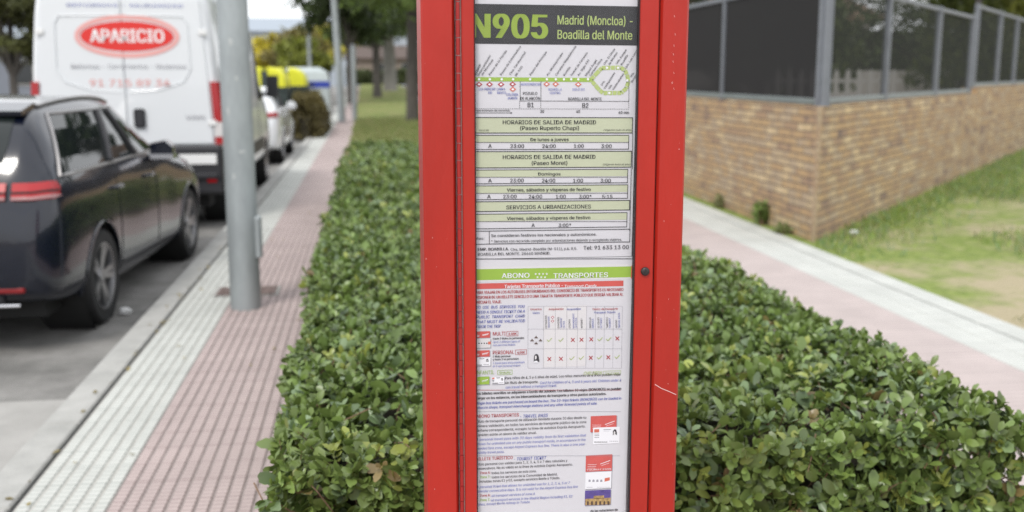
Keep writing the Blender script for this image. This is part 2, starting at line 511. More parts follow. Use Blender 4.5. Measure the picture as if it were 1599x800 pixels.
def hedge(name, label, x0, x1, y0, y1, H, step_near, group=None):
    t = thing(name, ((x0 + x1) / 2, y0, 0), label, 'hedge', group)
    off = np.array([(x0 + x1) / 2, y0, 0])
    def bump(p):
        x, y, z = p[:, 0], p[:, 1], p[:, 2]
        return 0.018 * np.sin(5.1 * x + 1.3 * y + 2 * z) + 0.018 * np.sin(3.7 * y - 2.2 * x + 1) + 0.014 * np.sin(11 * x + 9 * y + 7 * z)
    P, N_, S = [], [], []
    bands = [(y0, min(y1, y0 + 2.6), step_near, 0.048), (y0 + 2.6, min(y1, y0 + 6), step_near * 1.2, 0.051), (y0 + 6, y1, step_near * 1.55, 0.064)]
    for (ya, yb, st, sz) in bands:
        if yb <= ya: continue
        for layer in (0.0, -0.045):
            n = int((x1 - x0) * (yb - ya) / st ** 2)
            p = np.stack([rng.uniform(x0, x1, n), rng.uniform(ya, yb, n), np.full(n, H)], 1)
            nn = np.stack([np.zeros(n), np.zeros(n), np.ones(n)], 1)
            e = 0.10       # rounded shoulders
            for ax, lim, sg in ((0, x0, -1), (0, x1, 1), (1, y0, -1)):
                q = np.clip(1 - np.abs(p[:, ax] - lim) / e, 0, 1)
                nn[:, ax] += sg * q * 0.9
                p[:, 2] -= 0.05 * q ** 2
            if layer: p, nn = p[::2], nn[::2]
            n = len(p)
            P.append(p + nn * layer); N_.append(nn); S.append(np.full(n, sz))
            for xs, sg in ((x0, -1), (x1, 1)):
                n = int(H * 0.8 * (yb - ya) / st ** 2 * 0.8)
                p = np.stack([np.full(n, xs), rng.uniform(ya, yb, n), rng.uniform(0.06, H - 0.03, n)], 1)
                nn = np.tile([[sg, 0, 0.35]], (n, 1)).astype(float)
                if layer: p, nn = p[::3], nn[::3]
                n = len(p)
                P.append(p + nn * layer); N_.append(nn); S.append(np.full(n, sz))
    for layer in (0.0, -0.05):
        n = int((x1 - x0) * H / step_near ** 2)
        p = np.stack([rng.uniform(x0, x1, n), np.full(n, y0), rng.uniform(0.05, H - 0.03, n)], 1)
        nn = np.tile([[0, -1, 0.3]], (n, 1)).astype(float)
        P.append(p + nn * layer); N_.append(nn); S.append(np.full(n, 0.048))
    P, N_, S = np.concatenate(P), np.concatenate(N_), np.concatenate(S)
    N_ = unit(N_ + rng.normal(0, 0.42, N_.shape))
    P = P + N_ * bump(P)[:, None] + N_ * rng.normal(0, 0.010, (len(P), 1))
    longer = rng.random(len(P)) < 0.03
    P[longer] += N_[longer] * rng.uniform(0.01, 0.03, (longer.sum(), 1))
    base = np.array([[0.112, 0.170, 0.048]])
    patch = 0.5 + 0.5 * np.sin(2.3 * P[:, 0:1] + 1.9 * P[:, 1:2] + 1.0) * np.sin(1.4 * P[:, 1:2] - 2.8 * P[:, 0:1])
    tint = base * (0.75 + 0.5 * rng.random((len(P), 1))) + patch * np.array([[0.022, 0.018, 0.002]])
    r = rng.random(len(P))
    tint[r < 0.07] = np.array([0.22, 0.255, 0.06])       # young yellow-green shoots
    tint[(r > 0.10) & (r < 0.22)] = np.array([0.14, 0.20, 0.105])
    tint[r > 0.982] = np.array([0.17, 0.12, 0.055])      # dry leaves
    V, T = sprigs(P - off, N_, 7, S, tint)
    np_quads('foliage', V, 12, GRID33, T, M['hedge_leaf'], t)
    c = MB()
    c.box((x0 + 0.14 - off[0], 0.14, 0.02), (x1 - 0.14 - off[0], y1 - y0 - 0.14, H - 0.15))
    c.build('branches', M['twig'], t)
    st = MB()
    idx = rng.choice(len(P), 4200, replace=False)
    idx = idx[P[idx, 1] < y0 + 4.5]
    for i in idx:
        p = P[i] - off; n = N_[i]
        st.tube([p - n * 0.11, p - n * 0.03 + rng.normal(0, 0.006, 3), p + n * 0.012], [0.0022, 0.0018, 0.0010], 5)
    st.build('stem', M['stem'], t)
    return t
hedge('clipped_hedge', 'low clipped evergreen hedge with glossy leaves filling the bed behind the red post', -0.262, 1.74, 2.42, 13.8, 0.735, 0.0405)

# grass blades
M['blade'] = leaf_mat('grass blade', 0.55, 0.3)
def blades(name, spots, hmin, hmax, label, tints):
    n = len(spots)
    d = unit(np.stack([rng.normal(0, 0.45, n), rng.normal(0, 0.45, n), np.ones(n)], 1))
    a, b = frames(d)
    ph = rng.uniform(0, 6.28, n)
    up = a * np.cos(ph)[:, None] + b * np.sin(ph)[:, None]
    L = rng.uniform(hmin, hmax, n)
    V = leaves(spots, d, up, L, L * 0.10 + 0.004, np.full(n, 0.02), rng.uniform(0.1, 0.7, n))
    T = np.array(tints)[rng.integers(0, len(tints), n)] * (0.8 + 0.4 * rng.random((n, 1)))
    return tag(np_quads(name, V, 12, GRID33, T, M['blade']), label, 'grass', kind='stuff')
n = 30000
sp = np.stack([rng.uniform(-0.40, 2.53, n), 14.2 + 24 * rng.random(n) ** 1.5, np.full(n, 0.0)], 1)
blades('grass', sp, 0.05, 0.14, 'mown grass of the lawn beyond the hedge', [(0.17, 0.22, 0.06), (0.22, 0.27, 0.085), (0.27, 0.25, 0.12)])
sp = []
while len(sp) < 26000:
    x, y = 4.25 + 13 * random.random(), 5.5 + 17 * random.random()
    if (x - 4.36) * 0.7543 - (y - 9.66) * 0.6566 < 0.05: continue      # not inside the wall
    k = math.sin(0.9 * x + 0.7) * math.sin(0.8 * y + 0.3 * x) + 0.5 * math.sin(2.1 * x - 1.3 * y)
    dw = (x - 4.36) * 0.7543 - (y - 9.66) * 0.6566
    if random.random() < 0.22 + max(0, k) * 1.0 - 0.20 * dw + (0.3 if dw < 0.5 else 0):
        sp.append((x, y, 0))
blades('verge_grass', np.array(sp, dtype=float), 0.03, 0.10, 'patchy green and dry grass on the verge below the brick wall', [(0.17, 0.26, 0.05), (0.26, 0.34, 0.07), (0.32, 0.31, 0.15), (0.16, 0.25, 0.12)])

M['bark'] = mat('bark', (0.055, 0.05, 0.045), 0.95, col2=(0.10, 0.09, 0.08), vscale=9, bump=1.0, bscale=18, stretch=(1, 1, 0.25))
M['bark_pale'] = mat('pale bark', (0.16, 0.15, 0.14), 0.95, col2=(0.24, 0.23, 0.21), vscale=6, bump=1.0, bscale=14, stretch=(1, 1, 0.25))
M['tree_leaf'] = leaf_mat('tree leaf', 0.5, 0.3)
def tree(label, x, y, z0, trunk_h, rad, clumps, tint, leaf=0.16, n_leaf=6500, bark='bark', group='trees', name='leafy_tree', cat='tree'):
    """clumps: (dx, dy, z, rx, ry, rz) ellipsoids of foliage, reached by limbs"""
    t = thing(name, (x, y, z0), label, cat, group)
    b = MB()
    bend = random.uniform(-0.1, 0.1)
    b.tube([(0, 0, -0.1), (0, 0, 0.15), (bend * 0.3, 0, trunk_h * 0.4), (bend, 0.05, trunk_h * 0.8), (bend, 0.05, trunk_h)], [rad * 1.4, rad * 1.08, rad * 0.95, rad * 0.85, rad * 0.7], 14)
    for (dx, dy, cz, rx, ry, rz) in clumps:
        b.tube([(bend, 0.05, trunk_h * 0.86), (bend + dx * 0.4, dy * 0.4, trunk_h + (cz - trunk_h) * 0.45), (dx, dy, cz)], [rad * 0.55, rad * 0.35, rad * 0.08], 8)
    b.build('trunk', M[bark], t, smooth=60)
    vol = np.array([c[3] * c[4] * c[5] for c in clumps]) ** 0.7
    Vs, Ts = [], []
    for c, share in zip(clumps, vol / vol.sum()):
        n_sub = max(8, int(60 * share * len(clumps) / 4))
        cd = unit(rng.normal(0, 1, (n_sub, 3))) * rng.uniform(0.45, 1.0, (n_sub, 1))
        m = int(n_leaf * share / n_sub) + 1
        for s in cd:
            cen = np.array(c[:3]) + s * np.array(c[3:])
            r = rng.uniform(0.16, 0.34) * (c[3] + c[4] + c[5]) / 3
            p = cen + rng.normal(0, 0.55, (m, 3)) * r * np.array([1, 1, 0.7])
            d = unit(rng.normal(0, 1, (m, 3)) + np.array([0, 0, -0.2]))
            up = unit(rng.normal(0, 0.7, (m, 3)) + np.array([0, 0, 1.0]))
            L = leaf * rng.uniform(0.6, 1.3, m)
            Vs.append(leaves(p, d, up, L, L * 0.6, np.full(m, 0.08), np.full(m, 0.15)))
            Ts.append(np.array(tint) * rng.uniform(0.7, 1.3) * (0.75 + 0.5 * rng.random((m, 1))))
    np_quads('crown', np.concatenate(Vs), 12, GRID33, np.concatenate(Ts), M['tree_leaf'], t)
    return t

def crown(n, r, z, h, flat=0.6):
    out = []
    for i in range(n):
        a = 6.283 * i / n + random.uniform(-0.4, 0.4)
        q = r * random.uniform(0.35, 0.62)
        s = r * random.uniform(0.42, 0.6)
        out.append((q * math.cos(a), q * math.sin(a), z + random.uniform(0, h), s, s, s * flat))
    out.append((0, 0, z + h, r * 0.55, r * 0.55, r * 0.45))
    return out
DARK, MID, OLIVE, YELLOW = (0.05, 0.075, 0.022), (0.13, 0.19, 0.045), (0.24, 0.27, 0.05), (0.60, 0.52, 0.06)
tree('dark straight trunked tree standing alone on the lawn close to the red post', 1.58, 36.5, 0, 4.6, 0.22, crown(7, 3.0, 4.4, 2.2), MID, leaf=0.2)
tree('big tree with pale grey trunk further back on the lawn', 1.5, 66, 0.55, 4.2, 0.42, crown(8, 4.6, 4.0, 3), DARK, bark='bark_pale', leaf=0.3)
tree('dense dark tree leaning over the pavement behind the grey lamp post', -0.75, 52, 0.3, 2.8, 0.18, crown(9, 2.7, 3.2, 2.8), DARK, leaf=0.24, n_leaf=9000)
tree('light green tree with low branches over the lawn', 0.6, 58, 0.3, 3.0, 0.24, crown(9, 3.0, 3.6, 3.2), MID, leaf=0.26, n_leaf=11000)
tree('olive green roundish tree behind the blue banded recycling container', -3.5, 63, -0.1, 1.6, 0.16, crown(7, 1.7, 2.2, 1.1), OLIVE, leaf=0.26)
tree('brownish green tree beside the yellow autumn tree', -4.6, 74, -0.1, 2.2, 0.18, crown(7, 2.4, 2.6, 1.4), (0.24, 0.21, 0.07), leaf=0.28)
tree('yellow autumn tree seen just right of the near grey pole', -6.9, 78, -0.1, 1.6, 0.18, crown(7, 2.3, 1.9, 1.6), YELLOW, leaf=0.28)
tree('low yellowish tree at the far end of the street', -2.9, 82, -0.1, 2.0, 0.16, crown(7, 2.6, 2.6, 2.2), (0.40, 0.36, 0.05), leaf=0.3)
tree('dark leafy tree across the road beyond the white van', -13.2, 42, 0, 1.7, 0.17, crown(9, 2.6, 2.5, 3.4), (0.10, 0.11, 0.035), leaf=0.22, n_leaf=12000)
tree('tree across the road with thinner crown at the edge of view', -16.0, 47, 0, 1.9, 0.15, crown(9, 3.0, 2.8, 3.4), (0.17, 0.16, 0.045), leaf=0.24, n_leaf=10000)

def shrub(label, x, y, r, h, tint, name='shrub', group=None, n=2600, leaf=0.06, z=0.0):
    t = thing(name, (x, y, z), label, 'shrub', group)
    b = MB()
    for k in range(7):
        a = 6.28 * k / 7
        b.tube([(0.03 * math.cos(a), 0.03 * math.sin(a), -0.03), (r * 0.3 * math.cos(a), r * 0.3 * math.sin(a), h * 0.4), (r * 0.6 * math.cos(a), r * 0.6 * math.sin(a), h * 0.8)], [0.014, 0.01, 0.004], 6)
    b.build('stem', M['stem'], t)
    p = rng.normal(0, 1, (n, 3)); p = unit(p) * rng.uniform(0.35, 1.0, (n, 1)) ** 0.5
    p = p * np.array([r, r, h * 0.5]) + np.array([0, 0, h * 0.52]) + rng.normal(0, 0.05 * r, (n, 3))
    p[:, 2] = np.maximum(p[:, 2], 0.02)
    d = unit(rng.normal(0, 1, (n, 3)) + np.array([0, 0, 0.5])); up = unit(rng.normal(0, 0.8, (n, 3)) + np.array([0, 0, 0.7]))
    L = leaf * rng.uniform(0.6, 1.3, n)
    V = leaves(p, d, up, L, L * 0.55, np.full(n, 0.08), np.full(n, 0.2))
    np_quads('foliage', V, 12, GRID33, np.array([tint]) * (0.6 + 0.8 * rng.random((n, 1))), M['tree_leaf'], t)
    return t
shrub('small leafy weed growing at the foot of the brick wall left of its corner', 4.30, 10.9, 0.09, 0.24, (0.17, 0.25, 0.06), 'weed_clump', 'weeds along the wall', 190, 0.06)
shrub('low flat weed at the foot of the wall close to the corner', 4.28, 10.25, 0.09, 0.08, (0.20, 0.24, 0.08), 'weed_clump', 'weeds along the wall', 110, 0.05)
shrub('pale dusty weed at the foot of the wall nearer the red post', 4.36, 12.4, 0.10, 0.14, (0.2, 0.21, 0.09), 'weed_clump', 'weeds along the wall', 130, 0.05)

# ------------------------------------------------------------------ brick wall, fence, garden
def brick_mat():
    m = bpy.data.materials.new('thin stone brick')
    m.use_nodes = True
    n, l = m.node_tree.nodes, m.node_tree.links
    b = n['Principled BSDF']
    b.inputs['Roughness'].default_value = 0.9
    uv = n.new('ShaderNodeUVMap')
    nz = n.new('ShaderNodeTexNoise'); nz.inputs['Scale'].default_value = 2.2; nz.inputs['Detail'].default_value = 3
    l.new(uv.outputs['UV'], nz.inputs['Vector'])
    sub = n.new('ShaderNodeVectorMath'); sub.operation = 'SUBTRACT'; sub.inputs[1].default_value = (0.5, 0.5, 0.5)
    scl = n.new('ShaderNodeVectorMath'); scl.operation = 'SCALE'; scl.inputs['Scale'].default_value = 0.03
    add = n.new('ShaderNodeVectorMath'); add.operation = 'ADD'
    l.new(nz.outputs['Color'], sub.inputs[0]); l.new(sub.outputs[0], scl.inputs[0]); l.new(uv.outputs['UV'], add.inputs[0]); l.new(scl.outputs[0], add.inputs[1])
    br = n.new('ShaderNodeTexBrick')
    br.inputs['Scale'].default_value = 1.0
    br.inputs['Brick Width'].default_value = 0.34
    br.inputs['Row Height'].default_value = 0.077
    br.inputs['Mortar Size'].default_value = 0.007
    br.inputs['Mortar Smooth'].default_value = 0.3
    br.inputs['Color1'].default_value = (0, 0, 0, 1)
    br.inputs['Color2'].default_value = (1, 1, 1, 1)
    br.inputs['Mortar'].default_value = (0.5, 0.5, 0.5, 1)
    l.new(add.outputs[0], br.inputs['Vector'])
    n2 = n.new('ShaderNodeTexNoise'); n2.inputs['Scale'].default_value = 3.4; n2.inputs['Detail'].default_value = 4
    l.new(uv.outputs['UV'], n2.inputs['Vector'])
    mixf = n.new('ShaderNodeMix'); mixf.inputs['Factor'].default_value = 0.62
    l.new(br.outputs['Color'], mixf.inputs['A']); l.new(n2.outputs['Fac'], mixf.inputs['B'])
    r = n.new('ShaderNodeValToRGB')
    els = r.color_ramp.elements
    els[0].position, els[0].color = 0.22, (0.17, 0.125, 0.11, 1)
    els[1].position, els[1].color = 0.80, (0.62, 0.49, 0.32, 1)
    for p, c in ((0.34, (0.36, 0.24, 0.15, 1)), (0.48, (0.46, 0.31, 0.16, 1)), (0.58, (0.39, 0.30, 0.21, 1)), (0.70, (0.54, 0.40, 0.23, 1))):
        e = els.new(p); e.color = c
    l.new(mixf.outputs['Result'], r.inputs['Fac'])
    x = n.new('ShaderNodeMix'); x.data_type = 'RGBA'; x.inputs['B'].default_value = (0.14, 0.11, 0.085, 1)
    l.new(br.outputs['Fac'], x.inputs['Factor']); l.new(r.outputs['Color'], x.inputs['A'])
    l.new(x.outputs['Result'], b.inputs['Base Color'])
    bp = n.new('ShaderNodeBump'); bp.inputs['Strength'].default_value = 0.9; bp.inputs['Distance'].default_value = 0.012; bp.invert = True
    l.new(br.outputs['Fac'], bp.inputs['Height']); l.new(bp.outputs['Normal'], b.inputs['Normal'])
    return m
M['brick'] = brick_mat()
M['quoin'] = mat('pale corner stone', (0.42, 0.33, 0.22), 0.9, col2=(0.36, 0.24, 0.15), vscale=7, bump=0.4, bscale=60)
M['coping'] = mat('coping', (0.20, 0.19, 0.16), 0.9, col2=(0.13, 0.15, 0.10), vscale=5)

CX, CY = 4.36, 9.66
UX, UY = 0.6566, 0.7543                    # direction of the oblique wall face
def along(d, off=0.0, z=0.0):              # off > 0: behind the face
    return (CX + UX * d - UY * off, CY + UY * d + UX * off, z)
def wall_mesh():
    b = MB()
    uvs = []
    def face(p, q, z0, z1, u0, u1):
        b.add([(*p, z0), (*q, z0), (*q, z1), (*p, z1)], [(0, 1, 2, 3)])
        uvs.append([(u0, z0), (u1, z0), (u1, z1), (u0, z1)])
    def top(pts, z):
        b.poly([(*p, z) for p in pts]); uvs.append([(p[0], p[1]) for p in pts])
    c = (CX, CY)
    lf = (4.56, 46.0)
    face(lf, c, -0.1, 1.33, -36, 0)
    e1, e2 = along(8.55)[:2], along(34)[:2]
    face(c, e1, -0.1, 1.33, 0, 8.55)
    face(e1, e2, -0.1, 1.42, 8.55, 34)
    i0, i1, i2 = (4.36 + 0.33, 10.35), along(8.55, 0.25)[:2], along(34, 0.25)[:2]
    il = (4.86, 46.0)
    face(i0, il, -0.1, 1.33, 0, 36); face(i1, i0, -0.1, 1.33, 0, 8.5); face(i2, i1, -0.1, 1.42, 8.5, 34)
    face(i1, e1, 1.33, 1.42, 0, 0.25)
    top([lf, c, i0, il], 1.33); top([c, e1, i1, i0], 1.33); top([e1, e2, i2, i1], 1.42)
    face(il, lf, -0.1, 1.33, 0, 0.3); face(e2, i2, -0.1, 1.42, 0, 0.25)
    return b, uvs
wt = thing('boundary_wall', (0, 0, 0), 'tan and brown thin brick wall turning a sharp corner under the dark fence', 'wall')
b, uvs = wall_mesh()
w = b.build('brick_face', M['brick'], wt)
ul = w.data.uv_layers.new(name='UVMap')
for p, u in zip(w.data.polygons, uvs):
    for li, q in zip(p.loop_indices, u):
        ul.data[li].uv = q
b = MB()
for k in range(18):
    z = -0.05 + k * 0.077
    b.add([], [])
    s = 0.05 if k % 2 else 0.035
    b.loft([[(CX - 0.008, CY - 0.012, zz), (CX + UX * s + 0.012 * UY, CY + UY * s - 0.012 * UX, zz), (CX + UX * s - 0.01, CY + UY * s + 0.01, zz), (CX + 0.01, CY + s, zz), (CX - 0.010, CY + s, zz)] for zz in (z, z + 0.070)])
b.build('corner_stone', M['quoin'], wt)

M['net_left'] = net_mat('dense dark fence mesh', (0.034, 0.033, 0.034), 0.965)
M['net_right'] = net_mat('dark see-through fence mesh', (0.050, 0.054, 0.052), 0.56)
M['rail'] = mat('grey green rail', (0.17, 0.20, 0.20), 0.5, var=0.08)
def fence(label, p0, p1, z0, z1, posts, net, wide_first=False):
    """a run of framed mesh panels standing on the wall from p0 to p1"""
    v = Vector((p1[0] - p0[0], p1[1] - p0[1], 0)); L = v.length; v.normalize(); nrm = Vector((-v.y, v.x, 0))
    t = thing('mesh_fence', (p0[0], p0[1], z0), label, 'fence', 'fence runs on the brick wall', math.atan2(v.y, v.x))
    b = MB(); b.box((0, -0.03, 0.012), (L, 0.03, 0.072), bev=0.006); b.build('bottom_rail', M['rail'], t)
    b = MB(); b.box((0, -0.022, z1 - z0 - 0.05), (L, 0.022, z1 - z0), bev=0.006); b.build('top_rail', M['steel_dark'], t)
    b = MB(); b.poly([(0, 0.005, 0.074), (L, 0.005, 0.074), (L, 0.005, z1 - z0 - 0.052), (0, 0.005, z1 - z0 - 0.052)]); b.build('mesh_panel', net, t)
    for k, d in enumerate(posts):
        h = z1 - z0 + 0.012
        b = MB(); b.box((d - 0.028, -0.045, 0), (d + 0.028, 0.035, h), bev=0.005)
        b.box((d - 0.05, -0.05, 0), (d + 0.05, 0.045, 0.008))
        b.build('post', M['steel_dark'], t)
    return t
fence('dark mesh fence run above the path side of the brick wall', (4.46, 9.9), (4.66, 45.0), 1.33, 2.585, [2.9, 5.9, 8.9, 11.9, 14.9, 17.9, 20.9, 23.9, 26.9, 29.9, 32.9, 35.0], M['net_left'])
q0, q1, q2, q3 = along(0.22, 0.10), along(8.5, 0.10), along(8.62, 0.10), along(33.8, 0.10)
fence('see-through mesh fence run from the wall corner to the step', q0, q1, 1.33, 2.565, [2.62, 5.5, 8.1], M['net_right'])
fence('raised mesh fence run beyond the step in the wall', q2, q3, 1.42, 2.76, [0.04, 2.45, 4.55, 7, 9.5, 12, 14.5, 17, 19.5, 22, 24.5], M['net_right'])
b = MB()
b.box((-0.035, -0.035, 0), (0.035, 0.035, 1.29), bev=0.006)
b.box((-0.075, -0.01, 0), (-0.035, 0.012, 1.25)); b.box((0.035, 0.0, 0), (0.075, 0.02, 1.25)); b.box((-0.06, -0.06, 0), (0.06, 0.06, 0.012))
cp = b.build('corner_post', M['steel_dark'], loc=(4.47, 9.86, 1.331))
tag(cp, 'stout grey steel post standing on the corner of the brick wall', 'fence post')

# the raised garden behind the wall
M['gravel'] = mat('pale garden paving', (0.40, 0.37, 0.35), 0.9, col2=(0.30, 0.28, 0.26), vscale=0.8)
gb = MB()
a0, a1 = along(0.6, 0.27), along(33.5, 0.27)
gb.poly([(4.9, 10.9, 1.1), (a0[0], a0[1] + 0.1, 1.1), (a1[0], a1[1], 1.1), (a1[0], 44, 1.1), (4.9, 44, 1.1)])
tag(gb.build('garden_ground', M['gravel']), kind='structure')
M['picket'] = mat('white picket paint', (0.34, 0.33, 0.31), 0.6)
M['render_wall'] = mat('pale rendered wall', (0.42, 0.40, 0.37), 0.9, var=0.08, vscale=1)
M['roof_tile'] = mat('brown roof tile', (0.20, 0.12, 0.08), 0.85, var=0.2, vscale=6)
M['window'] = mat('dark window glass', (0.03, 0.035, 0.04), 0.08)
pf = thing('picket_fence', (6.6, 16.4, 1.1), 'low white picket fence in the garden seen through the mesh', 'fence')
b = MB(); b.box((0, 0.02, 0.12), (2.2, 0.05, 0.18)); b.box((0, 0.02, 0.40), (2.2, 0.05, 0.46)); b.build('rail', M['picket'], pf)
b = MB()
for k in range(11):
    x = 0.02 + k * 0.2
    b.loft([[(x, 0, z), (x + w_, 0, z), (x + w_, 0.018, z), (x, 0.018, z)] for z, w_ in ((0, 0.08), (0.55, 0.08))])
    b.loft([[(x, 0, 0.551), (x + 0.08, 0, 0.551), (x + 0.08, 0.018, 0.551), (x, 0.018, 0.551)], [(x + 0.036, 0, 0.62), (x + 0.044, 0, 0.62), (x + 0.044, 0.018, 0.62), (x + 0.036, 0.018, 0.62)]])
b.build('picket', M['picket'], pf)

def cypress(label, x, y, z, r, h, tint, n=5000):
    t = thing('conifer', (x, y, z), label, 'tree', 'garden conifers')
    b = MB(); b.tube([(0, 0, -0.05), (0, 0, h * 0.5), (0, 0, h * 0.95)], [0.10, 0.07, 0.02], 10); b.build('trunk', M['bark'], t, smooth=60)
    zz = rng.random(n) ** 0.8
    ang = rng.uniform(0, 6.283, n)
    lump = 1 + 0.18 * np.sin(3 * ang + 9 * zz) + 0.12 * np.sin(7 * ang - 14 * zz)
    rr = r * (1 - zz ** 2.2 * 0.85) * lump * rng.uniform(0.55, 1.05, n)
    p = np.stack([rr * np.cos(ang), rr * np.sin(ang), 0.12 + zz * (h - 0.12)], 1)
    d = unit(np.stack([np.cos(ang) * 0.6, np.sin(ang) * 0.6, np.ones(n)], 1) + rng.normal(0, 0.4, (n, 3)))
    up = unit(np.stack([np.cos(ang), np.sin(ang), np.full(n, -0.3)], 1) + rng.normal(0, 0.4, (n, 3)))
    L = 0.16 * rng.uniform(0.6, 1.3, n)
    T = np.array([tint]) * (0.55 + 0.9 * rng.random((n, 1))) + np.array([[0.02, 0.02, 0.0]]) * (rng.random((n, 1)) < 0.2)
    np_quads('crown', leaves(p, d, up, L, L * 0.5, np.full(n, 0.1), np.full(n, 0.2)), 12, GRID33, T, M['tree_leaf'], t)
def tall_hedge(name, label, p0, p1, z0, h, th, tint, n, leaf=0.14, cat='hedge'):
    v = np.array([p1[0] - p0[0], p1[1] - p0[1], 0.0]); L_ = np.linalg.norm(v); v /= L_
    q = np.array([-v[1], v[0], 0])
    t = thing(name, (p0[0], p0[1], z0), label, cat)
    a, z, w = rng.uniform(0, L_, n), rng.random(n) ** 0.8, rng.uniform(-1, 1, n)
    hh = h * (1 + 0.10 * np.sin(a * 1.7) + 0.07 * np.sin(a * 4.1 + 1))
    w = np.sign(w) * np.abs(w) ** 0.5 * th * (1 - 0.5 * z ** 3) * (1 + 0.2 * np.sin(3 * a + 5 * z))
    p = v * a[:, None] + q * w[:, None]; p[:, 2] = 0.05 + z * hh
    d = unit(rng.normal(0, 1, (n, 3)) + np.array([0, 0, 0.5])); up = unit(rng.normal(0, 0.8, (n, 3)) + np.array([0, 0, 0.8]))
    l_ = leaf * rng.uniform(0.6, 1.3, n)
    cl_ = (0.75 + 0.5 * np.sin(2.1 * a + 3 * z) * np.sin(1.3 * a - 4 * z))[:, None]
    np_quads('foliage', leaves(p, d, up, l_, l_ * 0.6, np.full(n, 0.1), np.full(n, 0.2)), 12, GRID33, np.clip(np.array([tint]) * (0.55 + 0.9 * rng.random((n, 1))) * (0.6 + 0.5 * cl_), 0.005, 1), M['tree_leaf'], t)
    b = MB(); c0, c1, c2 = q * th * 0.3, v * (L_ - th * 0.5), v * th * 0.5
    b.loft([[tuple(c2 - c0 + np.array([0, 0, zz])), tuple(c1 - c0 + np.array([0, 0, zz])), tuple(c1 + c0 + np.array([0, 0, zz])), tuple(c2 + c0 + np.array([0, 0, zz]))] for zz in (0.0, h * 0.6)]); b.build('branches', M['twig'], t)
    return t
tall_hedge('kerb_hedge', 'low brownish green hedge block at the kerb in front of the parked white car', (-1.62, 27.5), (-1.58, 32.0), -0.1, 1.08, 0.42, (0.15, 0.125, 0.045), 16000, 0.085)
tall_hedge('distant_hedge', 'low dark hedge across the far end of the lawn before the pinkish house', (-1.6, 90), (12, 91.5), 0.7, 1.1, 0.8, (0.07, 0.09, 0.03), 9000, 0.2)
tall_hedge('tall_hedge', 'tall dark evergreen hedge at the back of the walled garden', (5.6, 25.5), (20.6, 30.2), 1.1, 2.9, 0.7, (0.055, 0.075, 0.02), 16000)
gw = MB(); gw.box((0, -0.1, 0), (15.4, 0.1, 0.62)); gwo = gw.build('garden_wall', M['render_wall'], loc=(6.4, 23.4, 1.1)); gwo.rotation_euler = (0, 0, 0.30)
tag(gwo, 'low pale wall in front of the tall evergreen hedge in the garden', 'wall')
for k, (x, y, r, h, lab) in enumerate([
        (7.3, 18.9, 0.9, 3.4, 'dark green conifer behind the see-through mesh next to the corner post'),
        (9.3, 21.2, 0.9, 3.0, 'second dark conifer from the corner post behind the mesh'),
        (14.2, 23.6, 1.1, 3.1, 'dense conifer showing above the low end of the lower fence run'),
        (15.9, 24.6, 1.1, 3.0, 'yellowish conifer showing above the raised fence run'),
        (17.2, 25.6, 0.9, 2.7, 'conifer nearest the white sky gap above the raised fence')]):
    cypress(lab, x, y, 1.1, r, h, [(0.05, 0.07, 0.02), (0.06, 0.08, 0.02), (0.05, 0.065, 0.01), (0.10, 0.11, 0.015), (0.08, 0.09, 0.015)][k])

tree('broad garden tree added behind the path side fence for its reflection in the car', 8.6, 26.5, 1.1, 3.0, 0.2, crown(8, 2.6, 3.6, 3.2), DARK, leaf=0.22, n_leaf=9000, group='trees in the walled garden')  # added to give the parked car's side dark reflections
tree('tall garden tree added further along behind the fence for its reflection in the car', 7.6, 34, 1.1, 3.4, 0.22, crown(8, 2.6, 4.0, 3.6), DARK, leaf=0.22, n_leaf=9000, group='trees in the walled garden')  # second tree added for the reflections in the car
tree('slim garden tree with leaning trunk seen through the mesh', 12.6, 20.6, 1.1, 2.6, 0.07, crown(6, 1.1, 2.9, 1.4), MID, leaf=0.16, n_leaf=3000, group='trees in the walled garden')
def house(name, label, x0, y0, x1, y1, z0, eave, ridge, wm, rm, wins, group=None, face='y', cat='house'):
    """a plain block with a pitched roof, windows on the face towards the street"""
    t = thing(name, ((x0 + x1) / 2, (y0 + y1) / 2, z0), label, cat, group)
    hx, hy = (x1 - x0) / 2, (y1 - y0) / 2
    b = MB(); b.box((-hx, -hy, 0), (hx, hy, eave)); b.build('wall', wm, t)
    b = MB(); o = 0.4
    b.loft([[(x, -hy - o, eave + 0.004), (x, hy + o, eave + 0.004), (x, hy + o, eave + 0.16), (x, 0, ridge), (x, -hy - o, eave + 0.16)] for x in (-hx - o, hx + o)])
    b.build('roof', rm, t)
    for (wx, wz, ww, wh) in wins:
        b = MB(); b.box((wx - ww / 2, -hy - 0.05, wz), (wx + ww / 2, -hy - 0.003, wz + wh)); wo = b.build('window', M['picket'], t)
        b = MB(); b.box((wx - ww / 2 + 0.08, -hy - 0.06, wz + 0.08), (wx + ww / 2 - 0.08, -hy - 0.052, wz + wh - 0.08)); b.build('pane', M['window'], wo)
    return t
M['far_wall'] = mat('far grey facade', (0.36, 0.40, 0.45), 0.9, var=0.05)
M['far_roof'] = mat('far grey roof', (0.30, 0.34, 0.39), 0.8, var=0.05)
M['pink_wall'] = mat('pinkish facade', (0.26, 0.21, 0.18), 0.9, var=0.06)
M['trim_roof'] = mat('dark brown roof', (0.09, 0.065, 0.055), 0.85, var=0.2, vscale=6)
M['blue_wall'] = mat('blue grey facade', (0.20, 0.22, 0.26), 0.9, var=0.08)
wins = [(-20 + 5 * k, z, 1.6, 1.5) for k in range(9) for z in (1.5, 4.6)]
house('apartment_building', 'long pale grey building at the far end of the street', -34, 150, 10, 162, -0.1, 7.4, 9.6, M['far_wall'], M['far_roof'], wins, cat='building')
